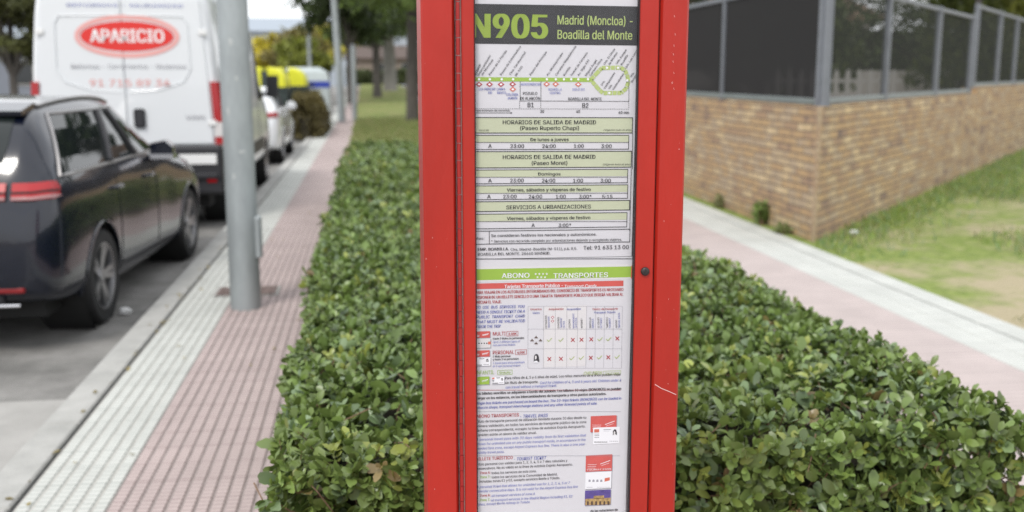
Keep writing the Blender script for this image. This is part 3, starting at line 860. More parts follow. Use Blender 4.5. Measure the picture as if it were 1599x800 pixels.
house('low_house', 'low pinkish house beyond the lawn between the tree trunks', -1.5, 98, 14, 106, 0.7, 2.2, 3.6, M['pink_wall'], M['trim_roof'], [(-5 + 2.6 * k, 0.8, 1.2, 1.1) for k in range(5)])
house('street_house', 'blue grey house behind the trees across the road', -34, 62, -16, 72, 0, 3.2, 5.0, M['blue_wall'], M['far_roof'], [(-6 + 3 * k, 1, 1.3, 1.3) for k in range(5)])
house('garden_house', 'pale rendered house standing back in the walled garden', 6.5, 36, 18, 43, 1.1, 2.4, 3.6, M['render_wall'], M['roof_tile'], [(-3.5, 0.9, 1.3, 1.2), (0, 0.9, 1.3, 1.2), (3.5, 0.9, 1.3, 1.2)])

# ------------------------------------------------------------------ vehicles
M['navy'] = mat('navy metallic paint', (0.0035, 0.0055, 0.014), 0.22, coat=0.7, spec=0.35)
M['white_paint'] = mat('white van paint', (0.67, 0.69, 0.715), 0.28, coat=0.6)
M['silver'] = mat('white car paint', (0.70, 0.72, 0.75), 0.25, coat=0.8)
M['grey_paint'] = mat('grey car paint', (0.14, 0.15, 0.165), 0.25, metal=0.3, coat=0.8)
M['car_glass'] = mat('car window glass', (0.012, 0.016, 0.016), 0.03, spec=0.5)
M['plastic'] = mat('black bumper plastic', (0.022, 0.022, 0.026), 0.5)
M['tyre'] = mat('tyre rubber', (0.016, 0.016, 0.017), 0.75, bump=0.2, bscale=120)
M['alloy'] = mat('alloy wheel', (0.34, 0.34, 0.35), 0.3, metal=0.85)
M['hub_dark'] = mat('near black', (0.01, 0.01, 0.01), 0.8)  # near-black tone for underbody, discs, seams and slots
M['chrome'] = mat('chrome', (0.70, 0.70, 0.72), 0.14, metal=1.0)
M['trim'] = mat('satin trim', (0.32, 0.31, 0.31), 0.3, metal=0.8)
M['lamp_red'] = mat('red lamp lens', (0.36, 0.008, 0.012), 0.2, coat=0.3)
M['lamp_dim'] = mat('smoked lamp strip', (0.34, 0.19, 0.19), 0.2)
M['reflector'] = mat('dark red reflector', (0.20, 0.008, 0.01), 0.3)
M['lamp_clear'] = mat('clear lamp lens', (0.62, 0.60, 0.60), 0.1, coat=0.8)
M['plate'] = mat('number plate', (0.72, 0.72, 0.72), 0.5)

def cmr(P, t):
    """Catmull-Rom through the rows of P at parameter t"""
    i = int(min(max(math.floor(t), 0), len(P) - 2)); f = t - i
    p0, p1, p2, p3 = P[max(i - 1, 0)], P[i], P[i + 1], P[min(i + 2, len(P) - 1)]
    return 0.5 * ((2 * p1) + (p2 - p0) * f + (2 * p0 - 5 * p1 + 4 * p2 - p3) * f * f + (3 * p1 - p0 - 3 * p2 + p3) * f ** 3)

class Body:
    """vehicle skin: stations (y, z bottom, half width, z belt, half width at belt, z roof, half width at roof)"""
    def __init__(self, st):
        self.st = np.array(st, dtype=float)
        self.ys = self.st[:, 0]
    def station(self, y):
        i = int(np.clip(np.searchsorted(self.ys, y) - 1, 0, len(self.ys) - 2))
        f = (y - self.ys[i]) / (self.ys[i + 1] - self.ys[i])
        return cmr(self.st, i + f)
    def section(self, y):
        _, zb, W, zt, Wb, zr, Wr = self.station(y)
        g = zr - zt
        return np.array([(0, zb), (0.82 * W, zb), (0.965 * W, zb + 0.07), (W, zb + 0.38 * (zt - zb)), (0.995 * W, zb + 0.74 * (zt - zb)), (Wb, zt),
                         ((Wb + Wr) / 2 + 0.012, zt + 0.48 * g), (Wr, zt + 0.88 * g), (Wr - 0.09, zt + 0.97 * g), (0.5 * Wr, zr), (0, zr + 0.01)])
    def at(self, y, v, side=1, off=0.0):
        S = self.section(y)
        p = cmr(S, v)
        if off:
            d = cmr(S, min(v + 0.02, 10)) - cmr(S, max(v - 0.02, 0))
            nn = np.array([d[1], -d[0]]); nn = nn / max(np.linalg.norm(nn), 1e-9)
            p = p + nn * off
        return (side * p[0], y, p[1])
    def v_at(self, y, z):
        """section parameter on the side where the skin reaches height z"""
        lo, hi = 1.5, 8.0
        S = self.section(y)
        for _ in range(24):
            mid = (lo + hi) / 2
            if cmr(S, mid)[1] < z: lo = mid
            else: hi = mid
        return lo
    def skin(self, arches, ny=96, nv=44, r_arch=0.37):
        b = MB()
        ys = np.linspace(self.ys[0], self.ys[-1], ny)
        vs = list(np.linspace(0, 10, nv))
        rows = []
        for y in ys:
            rows.append([self.at(y, v, 1) for v in vs] + [self.at(y, v, -1) for v in reversed(vs[1:-1])])
        k = len(rows[0])
        pts = [list(p) for r in rows for p in r]
        dead = set()
        for idx, p in enumerate(pts):
            for (ya, za) in arches:
                d = math.hypot(p[1] - ya, p[2] - za)
                if abs(p[0]) > 0.5:
                    if d < r_arch - 0.03: dead.add(idx)
                    elif d < r_arch + 0.015:
                        q = r_arch / max(d, 1e-6)
                        p[1] = ya + (p[1] - ya) * q; p[2] = za + (p[2] - za) * q
        fs = []
        for i in range(ny - 1):
            for j in range(k):
                f = (i * k + j, (i + 1) * k + j, (i + 1) * k + (j + 1) % k, i * k + (j + 1) % k)
                if not any(q in dead for q in f): fs.append(f)
        fs.append(tuple(range(k))); fs.append(tuple(reversed(range((ny - 1) * k, ny * k))))
        b.add(pts, fs)
        return b
    def patch(self, b, rows, side, off=0.006, n=14, mi=0):
        """rows: (z, y start, y end) from bottom to top, laid on the side skin"""
        grid = []
        for z, ya, yb in rows:
            grid.append([self.at(y, self.v_at(y, z), side, off) for y in np.linspace(ya, yb, n)])
        for a, c in zip(grid[:-1], grid[1:]):
            b.add(a + c, [((i, i + 1, i + 1 + n, i + n) if side > 0 else (i, i + n, i + 1 + n, i + 1)) for i in range(n - 1)], mi)
        return b
    def top_patch(self, b, ya, yb, v0, off=0.006, ny=8, nv=10):
        """a window lying across the top of the skin, from v0 on one side to v0 on the other"""
        rows = []
        for y in np.linspace(ya, yb, ny):
            r = [self.at(y, v, 1, off) for v in np.linspace(v0, 10, nv)]
            rows.append(r + [(-p[0], p[1], p[2]) for p in reversed(r[:-1])])
        k = len(rows[0])
        b.add([p for r in rows for p in r], [(i * k + j, i * k + j + 1, (i + 1) * k + j + 1, (i + 1) * k + j) for i in range(ny - 1) for j in range(k - 1)])
        return b

def wheel(parent, x, y, z, r, side, w=0.22, spokes=10, rim_m='alloy'):
    o = bpy.data.objects.new('wheel', None); COL.objects.link(o); o.parent = parent; o.location = (x, y, z)
    s = side
    b = MB()
    prof = [(r * 0.66, -w / 2), (r * 0.93, -w / 2), (r * 0.985, -w / 2 + 0.03), (r, 0), (r * 0.985, w / 2 - 0.03), (r * 0.93, w / 2), (r * 0.70, w / 2), (r * 0.66, w / 2 - 0.02)]
    b.lathe([(a, h * s) for a, h in prof], n=40); b.build('tyre', M['tyre'], o, smooth=50)
    b = MB()
    b.lathe([(r * 0.69, s * (w / 2 - 0.004)), (r * 0.655, s * (w / 2 - 0.006)), (r * 0.63, s * (w / 2 - 0.06)), (r * 0.62, -s * w / 2)], n=40)
    for k in range(spokes):
        a = 2 * math.pi * (k // 2) / (spokes / 2) + (0.15 if k % 2 else -0.15)
        ca, sa = math.cos(a), math.sin(a)
        def pt(q, t_, h): return (s * h, q * ca - t_ * sa, q * sa + t_ * ca)
        b.loft([[pt(q, -t_, h), pt(q, t_, h), pt(q, t_, h - 0.03), pt(q, -t_, h - 0.03)] for q, t_, h in ((r * 0.10, 0.022, w / 2 - 0.03), (r * 0.40, 0.018, w / 2 - 0.022), (r * 0.645, 0.021, w / 2 - 0.012))])
    b.lathe([(0.001, s * (w / 2 - 0.015)), (r * 0.14, s * (w / 2 - 0.018)), (r * 0.16, s * (w / 2 - 0.05))], n=24)
    b.build('rim', M[rim_m], o, smooth=40)
    b = MB(); b.lathe([(0.001, s * 0.0), (r * 0.62, s * 0.0)], n=24); b.build('brake_disc', M['hub_dark'], o)
    return o

def hatchback(label, loc, rz, paint, group, k=1.0, chrome=True):
    """a five-door hatchback, rear at y = 0, origin on the road at the rear"""
    t = thing('parked_car', loc, label, 'car', group, rz)
    bd = Body([  # y, zb, W, zbelt, Wb, zroof, Wr
        (0.00, 0.42, 0.70, 0.72, 0.66, 0.80, 0.50), (0.05, 0.36, 0.83, 0.94, 0.78, 1.02, 0.60), (0.16, 0.32, 0.885, 1.10, 0.83, 1.24, 0.68),
        (0.34, 0.30, 0.905, 1.135, 0.845, 1.44, 0.68), (0.55, 0.28, 0.913, 1.13, 0.85, 1.535, 0.665), (0.95, 0.25, 0.915, 1.11, 0.855, 1.575, 0.67),
        (1.50, 0.23, 0.905, 1.085, 0.86, 1.59, 0.675), (2.00, 0.23, 0.905, 1.06, 0.86, 1.56, 0.665), (2.35, 0.23, 0.905, 1.045, 0.86, 1.45, 0.66),
        (2.75, 0.23, 0.905, 1.03, 0.865, 1.235, 0.70), (3.10, 0.24, 0.912, 1.00, 0.86, 1.06, 0.74), (3.55, 0.25, 0.915, 0.955, 0.85, 1.00, 0.72),
        (3.95, 0.27, 0.90, 0.88, 0.82, 0.94, 0.66), (4.25, 0.30, 0.83, 0.76, 0.74, 0.83, 0.58), (4.39, 0.36, 0.68, 0.62, 0.60, 0.68, 0.45)])
    if k != 1.0:
        bd.st[:, 5] *= k; bd.st[:, 3] *= 0.5 + 0.5 * k
    R_ = 0.342
    ax = ((0.90, R_), (3.55, R_))
    body = bd.skin(ax, r_arch=0.385).build('body', M[paint], t, smooth=35)
    # underside and arch liners
    b = MB()
    b.box((-0.72, 0.25, 0.20), (0.72, 4.1, 0.45))
    for (ya, za) in ax:
        for s in (-1, 1):
            b.lathe([(0.384, s * 0.88), (0.384, s * 0.56), (0.01, s * 0.56)], c=(0, ya, za), n=36)
    b.build('underbody', M['hub_dark'], t)
    for (ya, za) in ax:
        for s in (-1, 1):
            b = MB()
            pts = []
            for q in range(-6, 27):
                a = math.pi * q / 20
                yy, zz = ya + 0.388 * math.cos(a), za + 0.388 * math.sin(a)
                if zz < 0.24: continue
                pts.append((s * (abs(bd.at(yy, bd.v_at(yy, zz), 1)[0]) - 0.002), yy, zz))
            b.tube(pts, 0.013, 6); b.build('wheel_arch', M[paint], t, smooth=True)
            wheel(t, s * 0.795, ya, za, R_, s)
    # side windows with a bright surround
    for s in (1, -1):
        b = MB()
        zt = lambda y: bd.station(y)[5] - 0.085
        lo = 1.10 * (0.5 + 0.5 * k) + 0.02
        rows = []
        for f in (0, 0.25, 0.5, 0.75, 1.0):
            rows.append((lo + (1.475 * k - lo) * f, 0.30 + 0.33 * f, 2.66 - 0.66 * f))
        bd.patch(b, rows, s, 0.004, 30); b.build('side_window', M['car_glass'], t, smooth=True)
        b = MB()
        edge = [(rows[0][0] - 0.012, y) for y in np.linspace(2.70, 0.29, 22)] + [(r_[0], r_[1] - 0.012) for r_ in rows[1:]] + [(rows[-1][0] + 0.012, y) for y in np.linspace(0.64, 2.0, 12)]
        b.tube([bd.at(y, bd.v_at(y, z), s, 0.005) for z, y in edge], 0.011, 6); b.build('window_trim', M['trim'], t, smooth=True)
        for yy, dy in ((1.32, 0.22), (1.98, -0.2)):
            b = MB()
            b.tube([bd.at(yy + dy * f - 0.0, bd.v_at(yy + dy * f, lo + (1.47 * k - lo) * f), s, 0.008) for f in (0, 0.35, 0.7, 1)], 0.026, 6)
            b.build('window_pillar', M['plastic'], t, smooth=True)
        for yy in (1.35, 2.42):
            b = MB()
            b.tube([bd.at(yy, bd.v_at(yy, z), s, 0.0) for z in np.linspace(0.36, 1.02, 8)], 0.005, 5)
            b.build('door_seam', M['hub_dark'], t)
        for yy in (1.22, 2.12):
            b = MB(); b.tube([bd.at(yy + q, bd.v_at(yy + q, 0.93), s, o_) for q, o_ in ((0, 0.0), (0.02, 0.03), (0.16, 0.03), (0.18, 0.0))], 0.014, 8); b.build('door_handle', M[paint], t, smooth=True)
        b = MB()
        mo = Vector((s * 0.99, 2.30, 1.07 * (0.5 + 0.5 * k) + 0.05))
        b.loft([[(mo.x + s * q[0] * w_, mo.y + dy, mo.z + q[1] * h_) for q in ((-1, -0.8), (0.3, -1), (1, -0.5), (1, 0.4), (0.3, 1), (-1, 0.7))] for dy, w_, h_ in ((-0.02, 0.092, 0.085), (0.05, 0.092, 0.095), (0.12, 0.07, 0.07), (0.15, 0.03, 0.03))])
        b.tube([(mo.x - s * 0.2, mo.y + 0.06, mo.z - 0.08), (mo.x - s * 0.06, mo.y + 0.05, mo.z - 0.05)], 0.03, 8)
        mr = b.build('wing_mirror', M[paint], t, smooth=40)
        b = MB(); b.loft([[(mo.x + s * q[0] * 0.094, mo.y + dy, mo.z - 0.045 + q[1] * 0.02) for q in ((-1, -1), (1, -1), (1, 1), (-1, 1))] for dy in (-0.026, 0.10)]); b.build('mirror_strip', M['chrome'], mr)
        # rear lamp wraps round the corner
        b = MB()
        def back_y(x, z):
            lo_, hi_ = 0.0, 0.7
            for _ in range(22):
                mid = (lo_ + hi_) / 2
                S = bd.section(mid); Q = np.array([cmr(S, v) for v in np.linspace(4.5, 10, 24)])
                if np.interp(x, Q[::-1, 0], Q[::-1, 1]) < z: lo_ = mid
                else: hi_ = mid
            return lo_
        def lamp(z0, z1, off, xs, wrap):
            bb, grid = MB(), []
            for i, z in enumerate(np.linspace(z0, z1, 5)):
                row = []
                if wrap:
                    ye = back_y(0.80, z) + 0.02
                    row += [bd.at(y, bd.v_at(y, z), s, off) for y in np.linspace(ye + 0.05 + 0.05 * math.sin(math.pi * i / 4), ye, 6)]
                row += [(s * x, back_y(x, z) - off, z) for x in xs]
                grid.append(row)
            n_ = len(grid[0])
            for a, c in zip(grid[:-1], grid[1:]):
                bb.add(a + c, [(i, i + 1, i + 1 + n_, i + n_) for i in range(n_ - 1)])
            return bb
        for xs, wrap in (((0.76, 0.72, 0.68, 0.64), True), ((0.605, 0.56, 0.50, 0.44), False)):
            lo_o = lamp(0.98 * k, 1.085 * k, 0.014, xs, wrap).build('tail_lamp', M['lamp_red'], t, smooth=True)
            lamp(0.985 * k, 1.002 * k, 0.020, xs, wrap).build('lamp_strip', M['lamp_dim'], lo_o, smooth=True)
            lamp(1.022 * k, 1.034 * k, 0.020, xs, wrap).build('lamp_divider', M['hub_dark'], lo_o, smooth=True)
        b = MB(); b.box((s * 0.60 - 0.09, -0.004, 0.405), (s * 0.60 + 0.09, 0.03, 0.44), bev=0.008); b.build('reflector', M['reflector'], t)
        b = MB(); b.tube([(s * 0.34, -0.008, 0.33), (s * 0.52, -0.006, 0.33), (s * 0.66, 0.0, 0.33)], 0.013, 8); b.build('bumper_strip', M['chrome'], t, smooth=True)
        b = MB(); bd.patch(b, [(0.66, 4.14, 4.28), (0.80, 3.96, 4.22)], s, 0.006, 8); b.build('headlight', M['lamp_clear'], t, smooth=True)
        b = MB(); b.tube([bd.at(y, 7.6, s, 0.012) for y in np.linspace(0.62, 2.1, 10)], 0.014, 8); b.build('roof_rail', M['trim'], t, smooth=True)
    b = MB(); bd.top_patch(b, 2.06, 3.0, 8.0, 0.006); b.build('windscreen', M['car_glass'], t, smooth=True)
    b = MB(); bd.top_patch(b, 0.14, 0.46, 8.1, 0.006); b.build('rear_window', M['car_glass'], t, smooth=True)
    b = MB()
    b.loft([[(-0.62, y_, z_), (0.62, y_, z_), (0.62, y_ + 0.01, z_ - th), (-0.62, y_ + 0.01, z_ - th)] for y_, z_, th in ((0.36, 1.515 * k, 0.03), (0.60, 1.565 * k, 0.05))]); b.build('roof_spoiler', M[paint], t)
    b = MB(); b.box((-0.26, -0.012, 0.66), (0.26, 0.004, 0.77), bev=0.004); b.build('number_plate', M['plate'], t)
    b = MB(); b.box((-0.55, -0.004, 0.30), (0.55, 0.10, 0.42), bev=0.03); b.build('rear_valance', M['plastic'], t)
    b = MB(); b.box((-0.42, 4.30, 0.45), (0.42, 4.42, 0.68), bev=0.03); b.build('grille', M['plastic'], t)
    return t
hatchback('dark navy hatchback parked at the kerb behind the white van', (-2.815, 6.69, -0.10), R(-3.5), 'navy', 'cars parked along the kerb')
hatchback('white car parked in front of the white van, mostly hidden by it', (-2.56, 20.2, -0.10), 0.0, 'silver', 'cars parked along the kerb', 0.94)
hatchback('grey car parked far up the street past the recycling containers', (-2.6, 44.0, -0.10), 0.0, 'grey_paint', 'cars parked along the kerb', 0.94)

try:      # the plain sans that ships with Blender
    SANS = bpy.data.fonts.load(bpy.utils.system_resource('DATAFILES', path='fonts') + '/Inter.woff2')
except Exception:
    SANS = None
def text_mesh(s, shear=0.0, res=3):
    """outline of a word as (verts, faces) at font size 1, baseline at y = 0"""
    cu = bpy.data.curves.new('word', 'FONT')
    if SANS: cu.font = SANS
    cu.body = s; cu.size = 1.0; cu.shear = shear; cu.resolution_u = res; cu.fill_mode = 'FRONT'
    ob = bpy.data.objects.new('word', cu)
    COL.objects.link(ob)
    me = bpy.data.meshes.new_from_object(ob.evaluated_get(bpy.context.evaluated_depsgraph_get()))
    vs = np.array([v.co[:2] for v in me.vertices]) if len(me.vertices) else np.zeros((0, 2))
    fs = [tuple(p.vertices) for p in me.polygons]
    bpy.data.objects.remove(ob); bpy.data.curves.remove(cu); bpy.data.meshes.remove(me)
    return vs, fs
_h, _ = text_mesh('H')
CAP = _h[:, 1].max() - _h[:, 1].min()
def words(b, s, org, ex, ez, width, cap, mi=0, shear=0.0, bold=0.0, align=0.0):
    """write s on a plane: org baseline start, ex/ez unit vectors, width and cap height in metres"""
    vs, fs = text_mesh(s, shear)
    if not len(vs): return
    k = cap / CAP
    w0 = vs[:, 0].max() - vs[:, 0].min()
    sx = width / w0 if width else k
    x = (vs[:, 0] - vs[:, 0].min()) * sx - align * w0 * sx
    o, ex, ez = Vector(org), Vector(ex), Vector(ez)
    out = ex.cross(ez) * 0.00005                       # heavier strokes: printed again a hair to the side
    steps = [0.0] if bold <= 0.003 else ([-0.5, 0.5] if bold < 0.03 else [-0.6, -0.3, 0, 0.3, 0.6])
    w = bold * k * min(1.0, sx / k + 0.15) * (1.7 if bold >= 0.03 else 2.3)
    for i, q in enumerate(steps):
        b.add([o + ex * float(a + q * w) + ez * float(c * k) + out * i for a, c in zip(x, vs[:, 1])], fs, mi)

# white delivery van
def van():
    t = thing('delivery_van', (-2.60, 11.95, -0.10), 'tall white delivery van with a red oval sign on its rear doors', 'van')
    bd = Body([
        (0.00, 0.52, 0.965, 1.30, 0.955, 2.62, 0.84), (0.06, 0.50, 1.0, 1.30, 0.99, 2.70, 0.88), (0.4, 0.48, 1.01, 1.30, 1.0, 2.74, 0.89), (2.0, 0.46, 1.015, 1.30, 1.005, 2.75, 0.89),
        (3.8, 0.44, 1.015, 1.30, 1.005, 2.73, 0.89), (4.4, 0.44, 1.015, 1.30, 1.0, 2.60, 0.87), (4.75, 0.42, 1.015, 1.28, 0.99, 2.25, 0.84), (5.35, 0.40, 1.01, 1.25, 0.98, 1.62, 0.84),
        (5.65, 0.38, 1.0, 1.12, 0.97, 1.27, 0.82), (5.95, 0.38, 0.96, 0.98, 0.92, 1.08, 0.76), (6.15, 0.40, 0.84, 0.80, 0.80, 0.88, 0.6)])
    RW = 0.35
    ax = ((1.05, RW), (5.05, RW))
    bd.skin(ax, ny=110, r_arch=0.41).build('body', M['white_paint'], t, smooth=35)
    b = MB(); b.box((-0.8, 0.2, 0.25), (0.8, 5.8, 0.6))
    for ya, za in ax:
        for s in (-1, 1):
            b.lathe([(0.409, s * 0.99), (0.409, s * 0.66), (0.01, s * 0.66)], c=(0, ya, za), n=36)
    b.build('underbody', M['hub_dark'], t)
    for ya, za in ax:
        for s in (-1, 1): wheel(t, s * 0.89, ya, za, RW, s, rim_m='trim')
    # rear doors, laid a little proud of the skin
    yb = -0.012
    def xw(z): return 0.90 - 0.075 * max(0, (z - 1.2) / 1.2)
    for s in (1, -1):
        b = MB()
        zs = (0.985, 1.2, 1.6, 2.0, 2.3, 2.54)
        b.loft([[(s * 0.008, yb - 0.016, z), (s * xw(z), yb - 0.010, z), (s * (xw(z) + 0.004), 0.05, z), (s * 0.008, 0.05, z)] for z in zs])
        d = b.build('rear_door', M['white_paint'], t)
        for z in (1.18, 2.16):
            b = MB(); b.box((s * (xw(z) + 0.006) - 0.045, yb - 0.03, z), (s * (xw(z) + 0.006) + 0.045, yb - 0.012, z + 0.06), bev=0.006); b.build('hinge', M['plate'], d)
        # pressed panel recess outline
        b = MB()
        b.tube([(s * q, yb - 0.0175, z) for q, z in ((0.05, 1.55), (0.35, 1.57), (0.62, 1.66), (0.70, 1.80), (0.69, 2.28), (0.64, 2.36), (0.05, 2.37))], 0.006, 6)
        b.build('door_pressing', M['white_paint'], d)
        b = MB()
        b.loft([[(s * (xw(z) + 0.024), -0.030, z), (s * (xw(z) + 0.108 - 0.01 * (z - 1)), -0.022, z), (s * (xw(z) + 0.128 - 0.01 * (z - 1)), 0.09, z), (s * (xw(z) + 0.024), 0.05, z)] for z in (1.22, 1.4, 1.66)])
        lm = b.build('tail_lamp', M['lamp_red'], t)
        b = MB()
        b.loft([[(s * (xw(z) + 0.024), -0.031, z), (s * (xw(z) + 0.112), -0.023, z), (s * (xw(z) + 0.13), 0.09, z), (s * (xw(z) + 0.024), 0.05, z)] for z in (1.06, 1.216)])
        b.build('lamp_lens', M['lamp_clear'], lm)
        b = MB()
        b.loft([[(s * (xw(z) + 0.024), -0.032, z), (s * (xw(z) + 0.112), -0.024, z), (s * (xw(z) + 0.13), 0.09, z), (s * (xw(z) + 0.024), 0.05, z)] for z in (0.975, 1.056)])
        b.build('lamp_base', M['lamp_red'], lm)
        b = MB(); b.box((s * 0.88 - 0.05, -0.105, 0.56), (s * 0.88 + 0.05, -0.09, 0.62)); b.build('reflector', M['lamp_red'], t)
    b = MB(); b.box((-1.0, -0.09, 0.42), (1.0, 0.12, 0.965), bev=0.03); b.box((-0.95, -0.13, 0.60), (0.95, -0.06, 0.66), bev=0.01); b.build('rear_bumper', M['plastic'], t)
    b = MB(); b.box((0.075, -0.052, 1.16), (0.195, -0.030, 1.37), bev=0.02); b.build('door_handle', M['plastic'], t)
    b = MB(); b.box((0.54, -0.108, 0.76), (0.94, -0.093, 0.87), bev=0.004); b.build('number_plate', M['plate'], t)
    # sign writing
    yy = yb - 0.019
    sg = MB()
    ZC, XC = 2.145, 0.055
    def ell(rx, rz, y, n=64): return [(XC + rx * math.cos(2 * math.pi * k / n), y, ZC + rz * math.sin(2 * math.pi * k / n)) for k in range(n)]
    sg.poly(list(reversed(ell(0.485, 0.160, yy)))[::-1], 0)
    a, c = ell(0.545, 0.228, yy), ell(0.500, 0.180, yy)
    n = len(a)
    sg.add(a + c, [(k, (k + 1) % n, (k + 1) % n + n, k + n) for k in range(n)], 2)  # outline ring widened and paled, painting a lens-blur halo into the sign
    sg.build('sign_oval', [M['van_red'], M['ink_white'], M['van_pink']], t); sg = MB()
    words(sg, 'APARICIO', (XC, yy - 0.003, ZC - 0.062), (1, 0, 0), (0, 0, 1), 0.76, 0.135, 1, bold=0.02, align=0.5)
    words(sg, 'Reformas - Cerramientos - Mudanzas', (XC, yy, 1.80), (1, 0, 0), (0, 0, 1), 1.20, 0.05, 3, bold=0.0, align=0.5)
    words(sg, '91 715 89 34', (XC, yy, 1.61), (1, 0, 0), (0, 0, 1), 0.84, 0.075, 2, bold=0.012, align=0.5)
    words(sg, 'REFORMAS - MUDANZAS', (XC, yy, 2.455), (1, 0, 0), (0, 0, 1), 1.2, 0.03, 4, align=0.5)
    words(sg, 'VAN', (0.62, yy, 1.25), (1, 0, 0), (0, 0, 1), 0.20, 0.045, 3, bold=0.02)
    sg.build('sign_lettering', [M['van_red'], M['ink_white'], M['van_pink'], M['ink_grey'], M['ink_blue']], t)
    # cab
    for s in (1, -1):
        b = MB(); bd.patch(b, [(1.36, 4.05, 5.28), (1.6, 4.08, 5.12), (1.9, 4.12, 4.86), (2.12, 4.18, 4.66)], s, 0.008, 12); b.build('side_window', M['car_glass'], t, smooth=True)
        b = MB(); bd.patch(b, [(0.62, 0.2, 0.60), (0.80, 0.2, 0.58)], s, 0.012, 8); bd.patch(b, [(0.62, 1.52, 4.60), (0.80, 1.5, 4.58)], s, 0.012, 20); b.build('side_cladding', M['plastic'], t, smooth=True)
        b = MB()
        b.loft([[(s * 1.13 + q[0] * 0.09, 5.02 + dy, 1.55 + q[1] * 0.17) for q in ((-1, -1), (1, -1), (1, 1), (-1, 1))] for dy in (0, 0.1)]); b.tube([(s * 0.98, 5.1, 1.42), (s * 1.12, 5.05, 1.45)], 0.03, 8); b.build('wing_mirror', M['plastic'], t)
        for yq in (2.5, 3.95, 5.30):
            b = MB()
            b.tube([bd.at(yq, bd.v_at(yq, z), s, 0.001) for z in np.linspace(0.6, 2.3 if yq < 5 else 1.3, 10)], 0.005, 5)
            b.build('door_seam', M['hub_dark'], t)
    b = MB(); bd.top_patch(b, 4.60, 5.55, 7.9, 0.008); b.build('windscreen', M['car_glass'], t, smooth=True)
    b = MB(); b.box((-0.9, 5.95, 0.36), (0.9, 6.2, 0.66), bev=0.05); b.build('front_bumper', M['plastic'], t)
    return t
M['van_red'] = mat('red sign paint', (0.66, 0.028, 0.022), 0.45)
M['van_pink'] = mat('pale red halo and digits', (0.74, 0.36, 0.34), 0.45)
van()

# ------------------------------------------------------------------ street furniture
M['sticker'] = mat('weathered sticker', (0.42, 0.44, 0.44), 0.8, var=0.2, vscale=40)
def lamp_post(label, x, y, h, r0, r1, group, plate=True, arm=True, name='lamp_post', hatch=False, lean=0.0):
    t = thing(name, (x, y, 0), label, 'lamp post', group)
    b = MB(); b.tube([(0, 0, -0.05), (lean * 0.3, 0, h * 0.3), (lean, 0, h)], [r0, r0 + (r1 - r0) * 0.3, r1], 28); b.build('pole', M['steel'], t, smooth=60)
    if hatch:
        b = MB(); b.box((0.04, -0.055, 0.36), (r0 + 0.022, 0.055, 0.66), bev=0.012); b.build('hatch', M['steel'], t)
    if hatch:      # torn sticker remains
        for ang, z, w_, hh in ((-95, 1.86, 0.16, 0.03), (-80, 1.62, 0.10, 0.018), (-118, 1.40, 0.12, 0.03), (-70, 1.12, 0.2, 0.012), (-105, 0.95, 0.09, 0.022)):
            b = MB(); a0 = R(ang); rr = r0 * 0.985 + 0.0025 - 0.003 * z
            n_ = 7
            top = [(rr * math.cos(a0 + w_ * (i / 3 - 1)), rr * math.sin(a0 + w_ * (i / 3 - 1)), z + hh * random.uniform(0.4, 1.1)) for i in range(n_)]
            bot = [(p[0], p[1], z - hh * random.uniform(0.3, 1.1)) for p in top]
            b.add(top + bot, [(i, i + n_, i + n_ + 1, i + 1) for i in range(n_ - 1)]); b.build('sticker', M['sticker'], t)
    if arm:
        b = MB(); b.tube([(lean, 0, h - 0.02), (lean - 0.5, 0, h + 0.25), (lean - 1.3, 0, h + 0.35)], [r1, r1 * 0.8, r1 * 0.7], 12); b.build('arm', M['steel'], t, smooth=60)
        b = MB(); b.loft([[(lean - 1.25 - d, -w_, h + 0.33), (lean - 1.25 - d, w_, h + 0.33), (lean - 1.25 - d, w_ * 0.7, h + 0.33 + q), (lean - 1.25 - d, -w_ * 0.7, h + 0.33 + q)] for d, w_, q in ((0, 0.07, 0.08), (0.3, 0.15, 0.12), (0.6, 0.10, 0.06))]); b.build('lamp_head', M['steel_dark'], t)
    return t
lamp_post('thick galvanised grey pole standing on the pavement beside the dark car', -0.89, 7.45, 7.5, 0.108, 0.09, None, hatch=True)
lamp_post('thin grey lamp post far along the pavement edge', -0.86, 37.0, 7.0, 0.125, 0.11, 'lamp posts along the street', lean=-0.25)
lamp_post('slim distant lamp post in front of the olive trees', -3.1, 60, 4.4, 0.11, 0.10, 'lamp posts along the street', arm=False)
t = thing('sign_post', (-0.42, 37.4, 0), 'short grey post beside the thin lamp post on the lawn edge', 'post')
b = MB(); b.tube([(0, 0, -0.05), (0, 0, 2.6)], 0.09, 16); b.build('pole', M['steel'], t, smooth=60)
b = MB(); b.lathe([(0.001, 2.66), (0.06, 2.64), (0.095, 2.60), (0.095, 2.56)], 'z', n=16); b.build('cap', M['steel_dark'], t, smooth=60)

mh = thing('service_cover', (-0.94, 8.0, 0), 'dark rusty service cover in the pavement behind the thick grey pole', 'cover')
M['rust'] = mat('rusty iron', (0.14, 0.10, 0.09), 0.8, var=0.25, vscale=9)
b = MB(); b.box((-0.24, -0.17, 0.001), (0.24, 0.17, 0.006)); b.build('frame', M['kerb'], mh)
b = MB(); b.box((-0.22, -0.15, 0.0075), (0.22, 0.15, 0.012), bev=0.002)
for i in range(8):
    for j in range(5):
        b.box((-0.19 + i * 0.05, -0.125 + j * 0.055, 0.0122), (-0.165 + i * 0.05, -0.105 + j * 0.055, 0.0148))
b.build('lid', M['rust'], mh)

